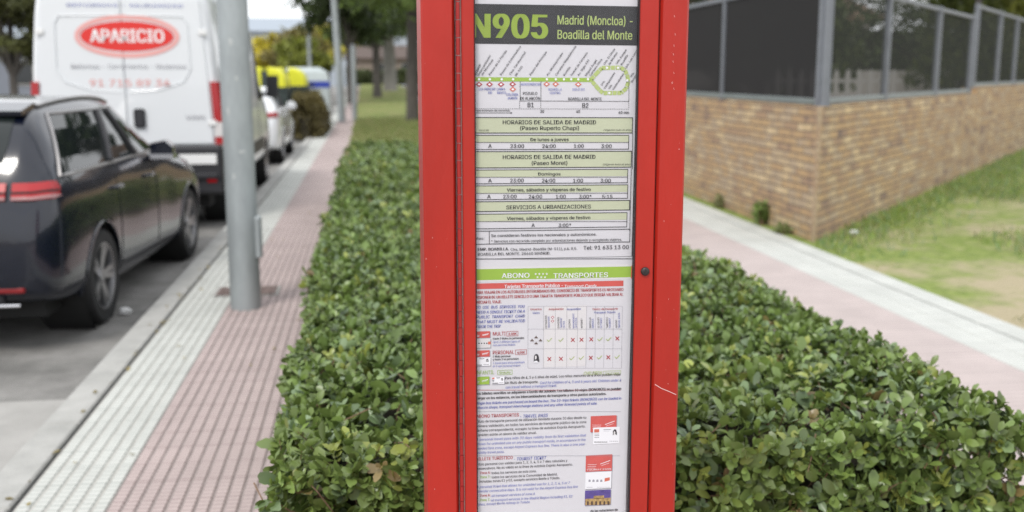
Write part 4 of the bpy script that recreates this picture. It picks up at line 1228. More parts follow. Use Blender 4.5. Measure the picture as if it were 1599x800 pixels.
# crumpled scrap of paper in the road
def scrap(label, x, y, z, r):
    b = MB()
    n, k = 7, 10
    rings = []
    for i in range(n):
        a = math.pi * (0.04 + 0.92 * i / (n - 1))
        rings.append([(r * math.sin(a) * math.cos(6.283 * j / k) * random.uniform(0.6, 1.2), r * math.sin(a) * math.sin(6.283 * j / k) * random.uniform(0.6, 1.2), r * 0.6 - r * 0.6 * math.cos(a) * random.uniform(0.8, 1.1)) for j in range(k)])
    b.loft(rings)
    return tag(b.build('paper_scrap', M['plate'], loc=(x, y, z)), label, 'litter', 'scraps of litter')
scrap('small white scrap of crumpled paper on the road near the rear wheel', -1.80, 7.78, -0.10, 0.045)
scrap('white scrap of paper in the grass at the wall corner', 4.95, 10.0, 0.0, 0.05)

# fallen leaves on the pavement
M['dry_leaf'] = mat('dry leaf', (0.30, 0.22, 0.07), 0.8, var=0.3, vscale=30)
n = 90
p = np.stack([rng.uniform(-1.5, -0.4, n), rng.uniform(3.6, 14, n), np.full(n, 0.006)], 1)
p[:60, 0] = -1.39 + rng.normal(0, 0.02, 60)
d = unit(np.stack([rng.normal(0, 1, n), rng.normal(0, 1, n), rng.normal(0, 0.1, n)], 1))
L = rng.uniform(0.015, 0.04, n)
V = leaves(p, d, np.tile([[0, 0, 1.0]], (n, 1)), L, L * 0.6, np.full(n, 0.1), np.full(n, -0.1))
tag(np_quads('fallen_leaves', V, 12, GRID33, np.array([[0.28, 0.22, 0.07]]) * rng.uniform(0.5, 1.3, (n, 1)), M['blade']), 'small dry leaves scattered along the kerb joint', 'leaves', kind='stuff')

# recycling containers
M['lid_yellow'] = mat('yellow plastic lid', (0.66, 0.66, 0.03), 0.5, var=0.04)
M['bin_grey'] = mat('dark grey bin plastic', (0.035, 0.05, 0.048), 0.55, var=0.1)
M['bin_pale'] = mat('pale grey bin shell', (0.42, 0.47, 0.48), 0.55, var=0.05)
M['bin_blue'] = mat('blue bin band', (0.03, 0.055, 0.34), 0.5)
def bin_yellow(label, x, y):
    t = thing('recycling_container', (x, y, -0.10), label, 'container', 'recycling containers at the kerb')
    b = MB(); b.loft([[(-0.6 * k, -0.75 * k, z), (0.6 * k, -0.75 * k, z), (0.6 * k, 0.75 * k, z), (-0.6 * k, 0.75 * k, z)] for z, k in ((0.08, 0.8), (0.5, 0.9), (1.25, 1.0), (1.30, 1.04), (1.36, 1.04))]); b.build('bin_body', M['bin_grey'], t)
    b = MB()
    for s in (-1, 1):
        for q in (-0.45, 0, 0.45):
            b.box((s * 0.575 - 0.03, q - 0.04, 0.3), (s * 0.575 + 0.03, q + 0.04, 1.22))
    b.build('rib', M['bin_grey'], t)
    for s in (-1, 1):
        b = MB()
        rings = []
        for yv, k in ((-0.78, 0.90), (-0.72, 1.0), (0.72, 1.0), (0.78, 0.90)):
            ring = []
            for i in range(9):
                a = math.pi / 2 * i / 8
                ring.append((s * (0.09 + 0.50 * math.sin(a) * k), yv, 1.385 + 0.54 * math.cos(a) ** 0.8 * k if i < 8 else 1.385))
            ring.append((s * 0.09, yv, 1.385))
            rings.append(ring)
        b.loft(rings); b.build('lid', M['lid_yellow'], t, smooth=40)
    b = MB(); b.box((-0.085, -0.76, 1.37), (0.085, 0.76, 1.82), bev=0.02); b.build('lifting_bar', M['bin_grey'], t)
    for sx in (-1, 1):
        for sy in (-1, 1):
            b = MB(); b.lathe([(0.001, -0.03), (0.09, -0.03), (0.10, 0), (0.09, 0.03), (0.001, 0.03)], c=(sx * 0.4, sy * 0.5, 0.10), n=18); b.build('wheel', M['tyre'], t)
    return t
bin_yellow('yellow lidded container standing nearer, half hidden behind the van cab', -2.75, 30.2)
bin_yellow('yellow lidded container further along, next to the blue banded one', -2.35, 32.4)
t = thing('paper_container', (-2.0, 35.2, -0.10), 'pale grey container with blue bands at the kerb', 'container', 'recycling containers at the kerb')
b = MB(); b.loft([[(-0.8 * k, -0.6 * k, z), (0.8 * k, -0.6 * k, z), (0.8 * k, 0.6 * k, z), (-0.8 * k, 0.6 * k, z)] for z, k in ((0.0, 0.96), (0.1, 1), (1.55, 1.0), (1.8, 0.92), (1.95, 0.6))]); b.build('shell', M['bin_pale'], t)
b = MB(); b.box((-0.81, -0.612, 1.30), (0.81, 0.612, 1.5)); b.build('blue_band', M['bin_blue'], t)
b = MB(); b.box((-0.35, -0.616, 0.78), (0.30, -0.602, 1.10)); b.build('blue_panel', M['bin_blue'], t)
b = MB(); b.box((-0.35, -0.622, 1.36), (0.35, -0.613, 1.44)); b.build('slot', M['hub_dark'], t)

# ------------------------------------------------------------------ the red bus stop post
YF = 1.75
PX0, PX1 = 0.0915, 0.5475
post = thing('bus_stop_post', ((PX0 + PX1) / 2, YF + 0.07, 0), 'tall red steel bus stop post with a glazed timetable door', 'bus stop post')
OX, OY = post.location.x, post.location.y
def pb(): return MB()
Z0, Z1 = 0.10, 2.28
b = MB()
YB = YF + 0.14
b.box((PX0 - OX, YF - OY, Z0), (0.1465 - OX, YB - OY, Z1), bev=0.004)
b.box((0.4975 - OX, YF - OY, Z0), (PX1 - OX, YB - OY, Z1), bev=0.004)
b.box((0.148 - OX, YF + 0.03 - OY, Z0), (0.496 - OX, YB - 0.002 - OY, Z1 - 0.002))
b.box((0.148 - OX, YF - OY, 2.06), (0.496 - OX, YF + 0.029 - OY, Z1 - 0.001))
b.box((0.148 - OX, YF - OY, Z0), (0.496 - OX, YF + 0.029 - OY, 0.50))
b.build('post_body', M['red'], post)
b = MB(); b.box((0.05 - OX, YF - 0.05 - OY, 0.0), (0.59 - OX, YB + 0.05 - OY, 0.02), bev=0.004); b.box((0.15 - OX, YF + 0.03 - OY, 0.021), (0.49 - OX, YB - 0.03 - OY, 0.098)); b.build('base_plate', M['steel_dark'], post)
b = MB(); b.loft([[(PX0 - 0.006 - OX, YF - 0.006 - OY, z), (PX1 + 0.006 - OX, YF - 0.006 - OY, z), (PX1 + 0.006 - OX, YB + 0.006 - OY, z), (PX0 - 0.006 - OX, YB + 0.006 - OY, z)] for z in (2.283, 2.31)]); b.build('top_cap', M['red'], post)
# hinge: knuckles on a pin
b = MB()
z = 0.52
k = 0
while z < 2.04:
    b.tube([(0.1525 - OX, YF - 0.001 - OY, z), (0.1525 - OX, YF - 0.001 - OY, z + 0.0278)], 0.0040 if k % 2 else 0.0037, 10); z += 0.029; k += 1
b.build('hinge', M['red_dark'], post, smooth=40)
# door frame: left, right, top, bottom
yd0, yd1 = YF - 0.005, YF + 0.010
b = MB()
b.box((0.1580 - OX, yd0 - OY, 0.51), (0.1790 - OX, yd1 - OY, 2.05), bev=0.002)
b.box((0.4610 - OX, yd0 - OY, 0.51), (0.4935 - OX, yd1 - OY, 2.05), bev=0.002)
b.box((0.1792 - OX, yd0 - OY, 2.02), (0.4608 - OX, yd1 - OY, 2.05), bev=0.002)
b.box((0.1792 - OX, yd0 - OY, 0.51), (0.4608 - OX, yd1 - OY, 0.55), bev=0.002)
b.build('door_frame', M['red'], post)
b = MB()
b.box((0.1792 - OX, YF - 0.001 - OY, 0.551), (0.1812 - OX, YF + 0.0095 - OY, 2.019)); b.box((0.4588 - OX, YF - 0.001 - OY, 0.551), (0.4608 - OX, YF + 0.0095 - OY, 2.019))
b.build('inner_edge', M['inner_edge'], post)  # dark strips along the door's inner edges
b = MB(); b.box((0.1814 - OX, YF + 0.001 - OY, 0.552), (0.4586 - OX, YF + 0.003 - OY, 2.018)); b.build('glazing', M['glazing'], post)
b = MB(); b.box((0.1485 - OX, YF + 0.018 - OY, 0.53), (0.4955 - OX, YF + 0.020 - OY, 2.04)); b.build('back_board', M['plate'], post)
b = MB()
LZ = 1.307
b.lathe([(0.001, -0.010), (0.0055, -0.010), (0.0075, -0.0085), (0.0078, -0.004)], 'y', (0.4785 - OX, YF - OY, LZ), 20); b.box((0.4775 - OX, YF - 0.0112 - OY, LZ - 0.004), (0.4795 - OX, YF - 0.0103 - OY, LZ + 0.004)); b.build('lock', M['screw'], post, smooth=50)
b = MB()
def scratch(pts, w):
    for (xa, za), (xb, zb) in zip(pts[:-1], pts[1:]):
        d = Vector((xb - xa, 0, zb - za)).normalized(); q = Vector((-d.z, 0, d.x)) * w / 2
        A, B_ = Vector((xa - OX, YF - 0.0006 - OY, za)), Vector((xb - OX, YF - 0.0006 - OY, zb))
        b.add([A - q, B_ - q, B_ + q, A + q], [(0, 1, 2, 3)])
scratch([(0.503, 1.098), (0.515, 1.090), (0.5265, 1.085), (0.543, 1.077)], 0.0011)
for _ in range(24):
    x = random.choice([random.uniform(0.500, 0.545), random.uniform(0.094, 0.145)]); z = random.uniform(0.9, 1.76)
    a = random.uniform(0.0002, 0.0007)
    scratch([(x, z), (x + random.uniform(-1, 1) * a, z - random.uniform(0.5, 4) * a)], a)
for _ in range(9):
    z = 1.62 + random.random() * 0.14; x = random.gauss(0.521, 0.0016)
    scratch([(x, z), (x + 0.0008, z - 0.003)], 0.0005)
b.build('paint_speck', M['scratch'], post)

# ------------------------------------------------------------------ printed sheets in the post
TILT = 0.0072                       # the sheets hang slightly crooked in the case
YP = YF + 0.0100                     # the plane of the paper
cp_, sp_ = math.cos(PITCH), math.sin(PITCH)
ca_, sa_ = math.cos(YAW), math.sin(YAW)
def on_sheet(px, py):
    """measured position in the photograph -> (x, z) on the plane of the paper"""
    u, v = (px - 800) / FPX, -(py - 400) / FPX
    X, Y, Z = u, cp_ + v * sp_, -sp_ + v * cp_
    s, t = -sa_ * X + ca_ * Y, ca_ * X + sa_ * Y
    k = YP / s
    return t * k, EYE + Z * k
class Print:
    """one printed sheet; section(ox, oy, scale) sets the frame in which marks are measured"""
    def __init__(self, root, mats):
        self.root, self.mats, self.idx = root, [M[m] for m in mats], {m: i for i, m in enumerate(mats)}
        self.o = root.location
        self.b = {}
    def section(self, ox, oy, sc): self.ox, self.oy, self.sc = ox, oy, sc
    def P(self, X, Y):
        wx, wz = on_sheet(self.ox + X / self.sc, self.oy + Y / self.sc)
        c, s_, wx, wz = math.cos(TILT), math.sin(TILT), wx - self.o.x, wz - self.o.z
        return c * wx - s_ * wz + self.o.x, s_ * wx + c * wz + self.o.z
    def mb(self, part): return self.b.setdefault(part, MB())
    def pt(self, x, z, lay): return (x - self.o.x, YP - lay * 0.0002 - self.o.y, z - self.o.z)
    def text(self, s, x0, y, x1, cap, ink='ink_black', it=0.0, bold=0.0, lay=4, part='lettering'):
        x, z = self.P(x0, y); xe, _ = self.P(x1, y)
        c = cap / self.sc * 0.00108
        words(self.mb(part), s, self.pt(x, z, lay), (1, 0, 0), (0, 0, 1), xe - x, c, self.idx[ink], it, bold)
    def slant(self, s, a, e, cap, ink='ink_black', bold=0.008, lay=4, part='lettering'):
        x, z = self.P(*a); xe, ze = self.P(*e)
        d = Vector((xe - x, 0, ze - z)); w_ = d.length; d.normalize()
        words(self.mb(part), s, self.pt(x, z, lay), d, (-d.z, 0, d.x), w_, cap / self.sc * 0.00108, self.idx[ink], 0, bold)
    def rect(self, x0, y0, x1, y1, ink, lay=1, part='print'):
        x, z = self.P(x0, y0); xe, _ = self.P(x1, y0); _, ze = self.P(x0, y1)
        self.mb(part).add([self.pt(x, ze, lay), self.pt(xe, ze, lay), self.pt(xe, z, lay), self.pt(x, z, lay)], [(0, 1, 2, 3)], self.idx[ink])
    def line(self, a, e, w_, ink='ink_black', lay=3, part='print', dash=None):
        x, z = self.P(*a); xe, ze = self.P(*e)
        d = Vector((xe - x, ze - z)); L = d.length; d.normalize(); q = Vector((-d.y, d.x)) * (w_ / self.sc * 0.00054)
        segs = [(0, L)]
        if dash:
            on, off_ = (k_ / self.sc * 0.00108 for k_ in dash); segs = []; s = 0
            while s < L: segs.append((s, min(L, s + on))); s += on + off_
        for s0, s1 in segs:
            A = Vector((x, z)) + d * s0; B_ = Vector((x, z)) + d * s1
            self.mb(part).add([self.pt(*(A - q), lay), self.pt(*(B_ - q), lay), self.pt(*(B_ + q), lay), self.pt(*(A + q), lay)], [(0, 1, 2, 3)], self.idx[ink])
    def frame(self, x0, y0, x1, y1, w_, ink='ink_black', part='print', lay=3):
        xl, zt = self.P(x0, y0); xr, _ = self.P(x1, y0); _, zb = self.P(x0, y1)
        q = w_ / self.sc * 0.00054
        for (a, c, d, e) in ((xl - q, zt - q, xr + q, zt + q), (xl - q, zb - q, xr + q, zb + q), (xl - q, zb + q, xl + q, zt - q), (xr - q, zb + q, xr + q, zt - q)):
            self.mb(part).add([self.pt(a, c, lay), self.pt(d, c, lay), self.pt(d, e, lay), self.pt(a, e, lay)], [(0, 1, 2, 3)], self.idx[ink])
    def shape(self, cx, cy, pts, ink, lay=4, part='print'):
        x, z = self.P(cx, cy); k = 0.00108 / self.sc
        self.mb(part).poly([self.pt(x + a * k, z + c * k, lay) for a, c in pts], self.idx[ink])
    def disc(self, cx, cy, r, ink, lay=4, part='print', n=16): self.shape(cx, cy, [(r * math.cos(6.2832 * i / n), r * math.sin(6.2832 * i / n)) for i in range(n)], ink, lay, part)
    def done(self):
        for part, b in self.b.items():
            b.build(part, self.mats, self.root)
INKS = ['ink_black', 'ink_band', 'ink_red', 'ink_card', 'ink_orange', 'ink_blue', 'ink_pale_blue', 'ink_lime', 'ink_pale_lime', 'ink_green', 'ink_pale', 'ink_white', 'ink_cream', 'ink_grey', 'ink_violet', 'ink_gold', 'ink_brown', 'paper']
SC = 5.922

# --- upper sheet: night line timetable
sh = thing('timetable_sheet', (0.32, YP, 1.34), 'white bus timetable sheet headed N905 behind the glazed door of the red post', 'timetable')
_, zcut = on_sheet(745, 405.5)
sh.rotation_euler = (0, TILT, 0)
b = MB(); b.box((0.166 - 0.32, 0.0002, zcut - 1.34), (0.4575 - 0.32, 0.0008, 1.86 - 1.34)); b.build('paper', M['paper'], sh)
p = Print(sh, INKS)
p.section(650, 0, 3.634)
p.rect(330, 22, 1268, 249, 'ink_band', 1, 'title_band')
p.text('N905', 316, 214, 740, 131, 'ink_lime', bold=0.036, part='line_number')
p.text('Madrid (Moncloa) -', 803, 139, 1228, 49, 'ink_pale_lime', bold=0.008, part='line_number')
p.text('Boadilla del Monte', 803, 221, 1226, 49, 'ink_pale_lime', bold=0.008, part='line_number')
p.section(735, 70, SC)
D_ = 'route_diagram'
p.rect(20, 300, 1135, 338, 'ink_green', 1, D_)
loop = [(1118, 320), (1165, 268), (1215, 215), (1390, 212), (1432, 240), (1455, 300), (1460, 350), (1440, 405), (1395, 446), (1225, 447), (1180, 405), (1118, 330)]
for a, e in zip(loop[:-1], loop[1:]):
    p.line(a, e, 38, 'ink_pale_lime', 1.3, D_, (38, 6))
for x in (80, 180, 290, 395, 552, 707, 790, 865, 932, 997, 1087, 1262, 1365): p.disc(x, 320 if x < 1200 else 213, 11, 'ink_white', 2.6, D_)
for x, y in ((1285, 447), (1450, 330)): p.disc(x, y, 11, 'ink_white', 2.6, D_)
dia = [(-32, 0), (0, -24), (32, 0), (0, 24)]
dis = [(-15, 0), (0, -11), (15, 0), (0, 11)]
for x, y, ink in ((80, 367, 'ink_red'), (177, 367, 'ink_red'), (283, 367, 'ink_red'), (390, 365, 'ink_red'), (392, 413, 'ink_orange'), (705, 365, 'ink_orange'), (788, 365, 'ink_orange'), (997, 367, 'ink_orange')):
    p.shape(x, y, dia, ink, 2.6, D_); p.shape(x, y, dis, 'ink_white', 3.4, D_)
for s, a, e in (('MADRID', (52, 290), (100, 185)), ('(Intercambiador', (78, 292), (192, 100)), ('de Moncloa)', (112, 286), (212, 145)), ('Paseo de la Florida', (182, 285), (338, 60)), ('Paseo de Extremadura', (287, 285), (468, 20)), ('Ctra. Carabanchel', (372, 282), (514, 72)), ('(M-502)', (424, 294), (484, 205)), ('Paseo del Príncipe', (558, 286), (708, 70)), ('Av. Montepríncipe', (716, 290), (858, 80)), ('Carretera Majadahonda', (797, 290), (980, 18)), ('Ronda', (870, 290), (924, 212)), ('Isabel de Farnesio', (937, 290), (1086, 78)), ('Av. Siglo XXI', (1002, 292), (1102, 145)), ('Miguel Ángel', (1072, 292), (1172, 145)), ('Cantero Oliva', (1112, 294), (1220, 138)), ('Urb. El Olivar', (1242, 187), (1342, 40)), ('de Mirabal', (1287, 192), (1362, 75)), ('Urb. Parque', (1357, 182), (1447, 50)), ('Boadilla', (1402, 192), (1457, 100)), ('Urb. Las Lomas', (1442, 222), (1555, 40)), ('Urb.', (1487, 302), (1517, 262)), ('Bonanza', (1497, 352), (1552, 258)), ('Urb.', (1217, 380), (1247, 338)), ('Valdepastores', (1244, 412), (1340, 262)), ('Urb.', (1287, 412), (1314, 372)), ('Valdecabañas', (1322, 422), (1422, 272))):
    p.slant(s, a, e, 19)
for s, x0, y, x1 in (('LOA', 78, 422, 120), ('PRÍNCIPE', 130, 422, 232), ('PÍO', 165, 455, 200), ('CAMPA-', 243, 422, 330), ('MENTO', 248, 455, 328), ('COLONIA', 332, 472, 440), ('JARDÍN', 343, 505, 432), ('MONTEPRÍNCIPE', 467, 378, 655), ('BOADILLA', 722, 424, 845), ('CENTRO', 735, 457, 830), ('SIGLO XXI', 942, 424, 1055)):
    p.text(s, x0, y, x1, 22, 'ink_blue' if x0 < 460 else 'ink_pale_blue', bold=0.006)
for s, x0, y, x1, c in (('POZUELO', 487, 463, 618, 26), ('DE ALARCÓN', 462, 509, 642, 26), ('BOADILLA DEL MONTE', 905, 514, 1212, 26), ('B1', 530, 578, 584, 42), ('B2', 1035, 583, 1089, 42), ('Tiempo estimado de recorrido', 8, 616, 365, 17), ('30', 645, 630, 680, 26), ('40', 978, 630, 1012, 26), ('60 min', 1370, 640, 1465, 26)):
    p.text(s, x0, y, x1, c, bold=0.012)
p.line((460, 338), (460, 520), 4, part=D_); p.line((652, 335), (652, 521), 4, part=D_); p.line((1465, 330), (1465, 525), 4, part=D_); p.line((455, 520), (1465, 524), 4, part=D_)
for x in (455, 650, 1464): p.line((x, 524), (x, 592), 4, part=D_, dash=(10, 7))
p.line((30, 592), (1465, 596), 4, part=D_, dash=(10, 7)); p.line((30, 631), (372, 631), 4, part=D_); p.shape(372, 631, [(0, -9), (18, 0), (0, 9)], 'ink_black', 3, D_)
T_ = 'timetable_box'
def box(x0, y0, x1, y1, fill_to=None, fr=7):
    if fill_to: p.rect(x0, y0, x1, fill_to, 'ink_pale', 1, T_)
    p.frame(x0, y0, x1, y1, fr, 'ink_black', T_)
    if fill_to and fill_to < y1: p.line((x0, fill_to), (x1, fill_to), 4, part=T_)
p.section(735, 180, SC)
L0 = 20
box(L0, 22, 1500, 165, 165)
p.text('HORARIOS DE SALIDA DE MADRID', 300, 84, 1160, 37, bold=0.010); p.text('(Paseo Ruperto Chapí)', 460, 137, 1003, 36, bold=0.010); p.text('021118', 82, 148, 168, 15, bold=0.01); p.text('(Vigente todo el año)', 1232, 145, 1487, 17, it=0.2)
p.line((1500, 165), (1497, 500), 5, part=T_)
box(L0, 187, 1465, 318, 252, 6)
p.text('De lunes a jueves', 555, 240, 908, 30, bold=0.014)
for s, a, e in (('A', 165, 197), ('23:00', 370, 495), ('24:00', 665, 788), ('1:00', 957, 1047), ('3:00', 1210, 1305)): p.text(s, a, 303, e, 34, bold=0.012)
box(L0, 338, 1490, 488, 488)
p.text('HORARIOS DE SALIDA DE MADRID', 300, 406, 1155, 37, bold=0.010); p.text('(Paseo Moret)', 567, 461, 895, 36, bold=0.010); p.text('(Vigente todo el año)', 1225, 464, 1478, 17, it=0.2)
box(L0, 508, 1455, 635, 574, 6)
p.text('Domingos', 627, 558, 832, 28, bold=0.014)
for s, a, e in (('A', 165, 197), ('23:00', 368, 492), ('24:00', 662, 783), ('1:00', 950, 1040), ('3:00', 1203, 1297)): p.text(s, a, 622, e, 34, bold=0.012)
p.section(735, 285, SC)
p.line((1487, -130), (1473, 450), 5, part=T_)
box(L0, 33, 1455, 160, 101, 6)
p.text('Viernes, sábados y vísperas de festivo', 338, 85, 1112, 30, bold=0.014)
for s, a, e in (('A', 155, 187), ('23:00', 303, 427), ('24:00', 540, 662), ('1:00', 790, 880), ('3:00*', 1005, 1118), ('5:15', 1218, 1312)): p.text(s, a, 148, e, 34, bold=0.010)
box(L0, 180, 1472, 270, 270)
p.text('SERVICIOS A URBANIZACIONES', 332, 248, 1113, 36, bold=0.010)
box(L0, 295, 1448, 430, 362, 6)
p.text('Viernes, sábados y vísperas de festivo', 338, 348, 1108, 30, bold=0.014)
p.text('A', 565, 413, 595, 34, bold=0.012); p.text('3:00*', 815, 413, 930, 34, bold=0.010)
p.frame(L0, 452, 1475, 572, 6, part=T_); p.line((175, 454), (175, 572), 5, part=T_)
p.text('Notas:', 10, 531, 128, 25, bold=0.006)
p.text('Se consideran festivos los nacionales y autonómicos.', 192, 505, 1165, 26, bold=0.012)
p.text('* Servicios con recorrido completo por urbanizaciones dejando y recogiendo viajeros.', 192, 557, 1400, 25, bold=0.004)
p.text('EMP. BOADILLA.', 70, 632, 355, 27, bold=0.02); p.text('Ctra. Madrid-Boadilla (M-511), p.k. 8,5.', 372, 632, 985, 25, bold=0.004); p.text('BOADILLA DEL MONTE. 28660 MADRID.', 70, 678, 738, 27, bold=0.004); p.text('Tel: 91 633 13 00', 1045, 622, 1462, 37, bold=0.010)
p.line((20, 708), (1515, 706), 6, part=T_)
p.done()

# --- lower sheet: travel cards
sh2 = thing('ticket_information_sheet', (0.32, YP, 1.05), 'white travel card information sheet with a green heading band, below the timetable', 'information sheet')
sh2.rotation_euler = (0, TILT, 0)
b = MB(); b.box((0.166 - 0.32, 0.0002, 0.553 - 1.05), (0.4575 - 0.32, 0.0008, zcut - 0.001 - 1.05)); b.build('paper', M['paper'], sh2)
p = Print(sh2, INKS)
p.section(735, 410, SC)
p.rect(20, 42, 1500, 64, 'ink_cream', 0.6, 'title_band'); p.rect(20, 64, 1505, 166, 'ink_green', 1, 'title_band'); p.rect(20, 166, 1500, 182, 'ink_cream', 0.6, 'title_band')
p.rect(1488, 30, 1505, 150, 'ink_card', 1.6, 'title_band')
p.text('ABONO', 290, 145, 545, 47, 'ink_white', bold=0.012); p.text('TRANSPORTES', 768, 145, 1270, 47, 'ink_white', bold=0.012)
star = [((13 if i % 2 == 0 else 5.5) * math.sin(math.pi * i / 5), (13 if i % 2 == 0 else 5.5) * math.cos(math.pi * i / 5)) for i in range(10)]
for x, y in ((603, 106), (637, 106), (671, 106), (706, 106), (620, 136), (655, 136), (690, 136)): p.shape(x, y, star, 'ink_white', 4, 'title_band')
p.rect(20, 196, 1415, 248, 'ink_card', 1, 'heading_bar')
p.text('Tarjetas Transporte Público -', 315, 238, 855, 33, 'ink_white', bold=0.016); p.text('Transport Cards', 870, 238, 1165, 33, 'ink_white', it=0.2, bold=0.01)
for s, y, e in (('PARA VIAJAR EN LOS AUTOBUSES INTERURBANOS DEL CONSORCIO DE TRANSPORTES ES NECESARIO', 291, 1412), ('DISPONER DE UN BILLETE SENCILLO O UNA TARJETA TRANSPORTE PÚBLICO QUE DEBERÁ VALIDAR AL', 337, 1410), ('INICIAR EL VIAJE.', 381, 287)): p.text(s, 48, y, e, 28, 'ink_red', bold=0.014)
for s, y, e in (('TO  USE  BUS  SERVICES  YOU', 429, 503), ('NEED A SINGLE TICKET OR A', 474, 503), ('PUBLIC  TRANSPORT  CARD', 518, 503), ('THAT MUST BE VALIDATED', 563, 503), ('PRIOR THE TRIP', 607, 280)): p.text(s, 56, y, e, 28, 'ink_blue', it=0.2, bold=0.008)
B_ = 'ticket_table'
p.rect(678, 405, 1075, 970, 'ink_cream', 0.6, B_)
xs = (533, 678, 785, 892, 993, 1075, 1158, 1240, 1323, 1405)
for x in xs: p.line((x, 405), (x - (2 if x < 900 else 8), 975), 2.2, 'ink_grey', part=B_)
for y in (616, 797, 978): p.line((533, y), (1402, y), 2.2, 'ink_grey', part=B_)
p.line((533, 405), (1405, 405), 2.0, 'ink_grey', part=B_)
for s, a, y, e, ink, it in (('Usuarios', 555, 441, 658, 'ink_red', 0), ('Users', 577, 475, 640, 'ink_blue', 0.2), ('Adquisición', 722, 441, 862, 'ink_red', 0), ('Acquisition', 890, 441, 1020, 'ink_blue', 0.2), ('Títulos de transporte', 1125, 441, 1362, 'ink_red', 0), ('Transport Tickets', 1143, 472, 1340, 'ink_blue', 0.2)): p.text(s, a, y, e, 19, ink, it, 0.01)
for s, x, top in (('ESTANCOS', 708, 490), ('TOBACCO SHOPS', 734, 500), ('ESTACIONES', 822, 505), ('TRANSPORT', 848, 510), ('OFFICE', 874, 540), ('OFICINAS', 925, 525), ('MANAGEMENT', 962, 470), ('OFFICES', 986, 510), ('INTERNET', 1038, 515), ('SENCILLO', 1116, 508), ('SINGLE', 1141, 520), ('10 VIAJES', 1192, 508), ('10 TRIPS', 1217, 512), ('TURÍSTICO', 1272, 505), ('TOURIST', 1297, 512), ('ABONO', 1357, 530), ('TRAVEL PASS', 1384, 465)):
    p.slant(s, (x, 607), (x - 2, top), 17, 'ink_blue' if x in (734, 848, 874, 962, 986, 1141, 1217, 1297, 1384) else 'ink_black', 0.006)
for y in (507, 542): p.shape(760, y, [(-17, 0), (0, -15), (17, 0), (0, 15)], 'ink_red', 2.6, B_); p.shape(760, y, [(-10, 0), (0, -9), (10, 0), (0, 9)], 'ink_white', 3.4, B_)
p.section(735, 510, SC)
def check(x, y): p.line((x - 22, y - 2), (x - 7, y + 15), 7, 'ink_pale_lime', part=B_); p.line((x - 7, y + 15), (x + 23, y - 17), 7, 'ink_pale_lime', part=B_)
def cross(x, y): p.line((x - 16, y - 17), (x + 16, y + 17), 8, 'ink_red', part=B_); p.line((x + 16, y - 17), (x - 16, y + 17), 8, 'ink_red', part=B_, lay=3.5)
for x, y, f in ((730, 124, check), (837, 124, check), (947, 124, cross), (1027, 122, cross), (1117, 118, cross), (1198, 118, check), (1278, 117, check), (1358, 110, cross), (730, 300, cross), (837, 298, cross), (938, 294, check), (1025, 291, check), (1113, 289, cross), (1193, 286, check), (1275, 284, cross), (1357, 280, check)): f(x, y)
for x, y in ((607, 100), (570, 128), (648, 128), (607, 155)):
    p.disc(x, y - 8, 5.5, 'ink_brown', 4, B_); p.shape(x, y + 3, [(-17, -5), (17, -5), (14, 5), (-14, 5)], 'ink_brown', 4, B_)
# passport style portrait
p.shape(610, 290, [(-24, 4), (-20, 28), (-4, 40), (14, 34), (24, 10), (30, -38), (14, -40), (-26, -36)], 'ink_black', 3.6, B_)
p.shape(604, 290, [(-10, -4), (-4, -16), (6, -12), (10, 8), (4, 24), (-8, 20)], 'ink_cream', 4.4, B_); p.shape(606, 322, [(-24, -12), (20, -12), (12, 6), (-14, 6)], 'ink_white', 4.8, B_)
def card(x0, y0, x1, y1, ink, marks='red'):
    c = 'ticket_card'
    p.rect(x0 + 6, y0 + 6, x1 + 7, y1 + 8, 'ink_grey', 0.7, c)
    p.rect(x0, y0, x1, y1, ink, 1.3, c)
    w_, h_ = x1 - x0, y1 - y0
    if marks == 'red':
        p.line((x0 + 0.55 * w_, y0 + 0.52 * h_), (x0 + 0.92 * w_, y0 + 0.30 * h_), 6, 'ink_white', 2, c); p.line((x0 + 0.58 * w_, y0 + 0.62 * h_), (x0 + 0.88 * w_, y0 + 0.46 * h_), 3, 'ink_white', 2, c)
        for q in (0.55, 0.66, 0.77): p.line((x0 + 0.06 * w_, y0 + q * h_), (x0 + (0.42 - 0.2 * (q - 0.5)) * w_, y0 + q * h_), 3, 'ink_white', 2, c)
    elif marks == 'id':
        p.rect(x0 + 0.04 * w_, y0 + 0.08 * h_, x0 + 0.22 * w_, y0 + 0.30 * h_, 'ink_orange', 2, c)
        p.line((x0 + 0.38 * w_, y0 + 0.10 * h_), (x0 + 0.66 * w_, y0 + 0.10 * h_), 4, 'ink_black', 2, c); p.line((x0 + 0.40 * w_, y0 + 0.18 * h_), (x0 + 0.6 * w_, y0 + 0.18 * h_), 3, 'ink_grey', 2, c)
        for q in (0.40, 0.50, 0.60): p.line((x0 + 0.04 * w_, y0 + q * h_), (x0 + 0.2 * w_, y0 + q * h_), 4, 'ink_black', 2, c)
        p.line((x0 + 0.04 * w_, y0 + 0.86 * h_), (x0 + 0.52 * w_, y0 + 0.86 * h_), 7, 'ink_black', 2, c); p.line((x0 + 0.6 * w_, y0 + 0.78 * h_), (x0 + 0.92 * w_, y0 + 0.78 * h_), 5, 'ink_grey', 2, c)
        xx, yy_ = x0 + 0.82 * w_, y0 + 0.30 * h_
        k = h_ / 155
        p.shape(xx, yy_, [(-22 * k, -26 * k), (-20 * k, 14 * k), (-4 * k, 30 * k), (12 * k, 24 * k), (20 * k, 4 * k), (24 * k, -30 * k)], 'ink_black', 2.2, c); p.shape(xx - 2 * k, yy_, [(-10 * k, -24 * k), (-8 * k, 8 * k), (2 * k, 14 * k), (8 * k, 0), (6 * k, -24 * k)], 'ink_cream', 3, c)
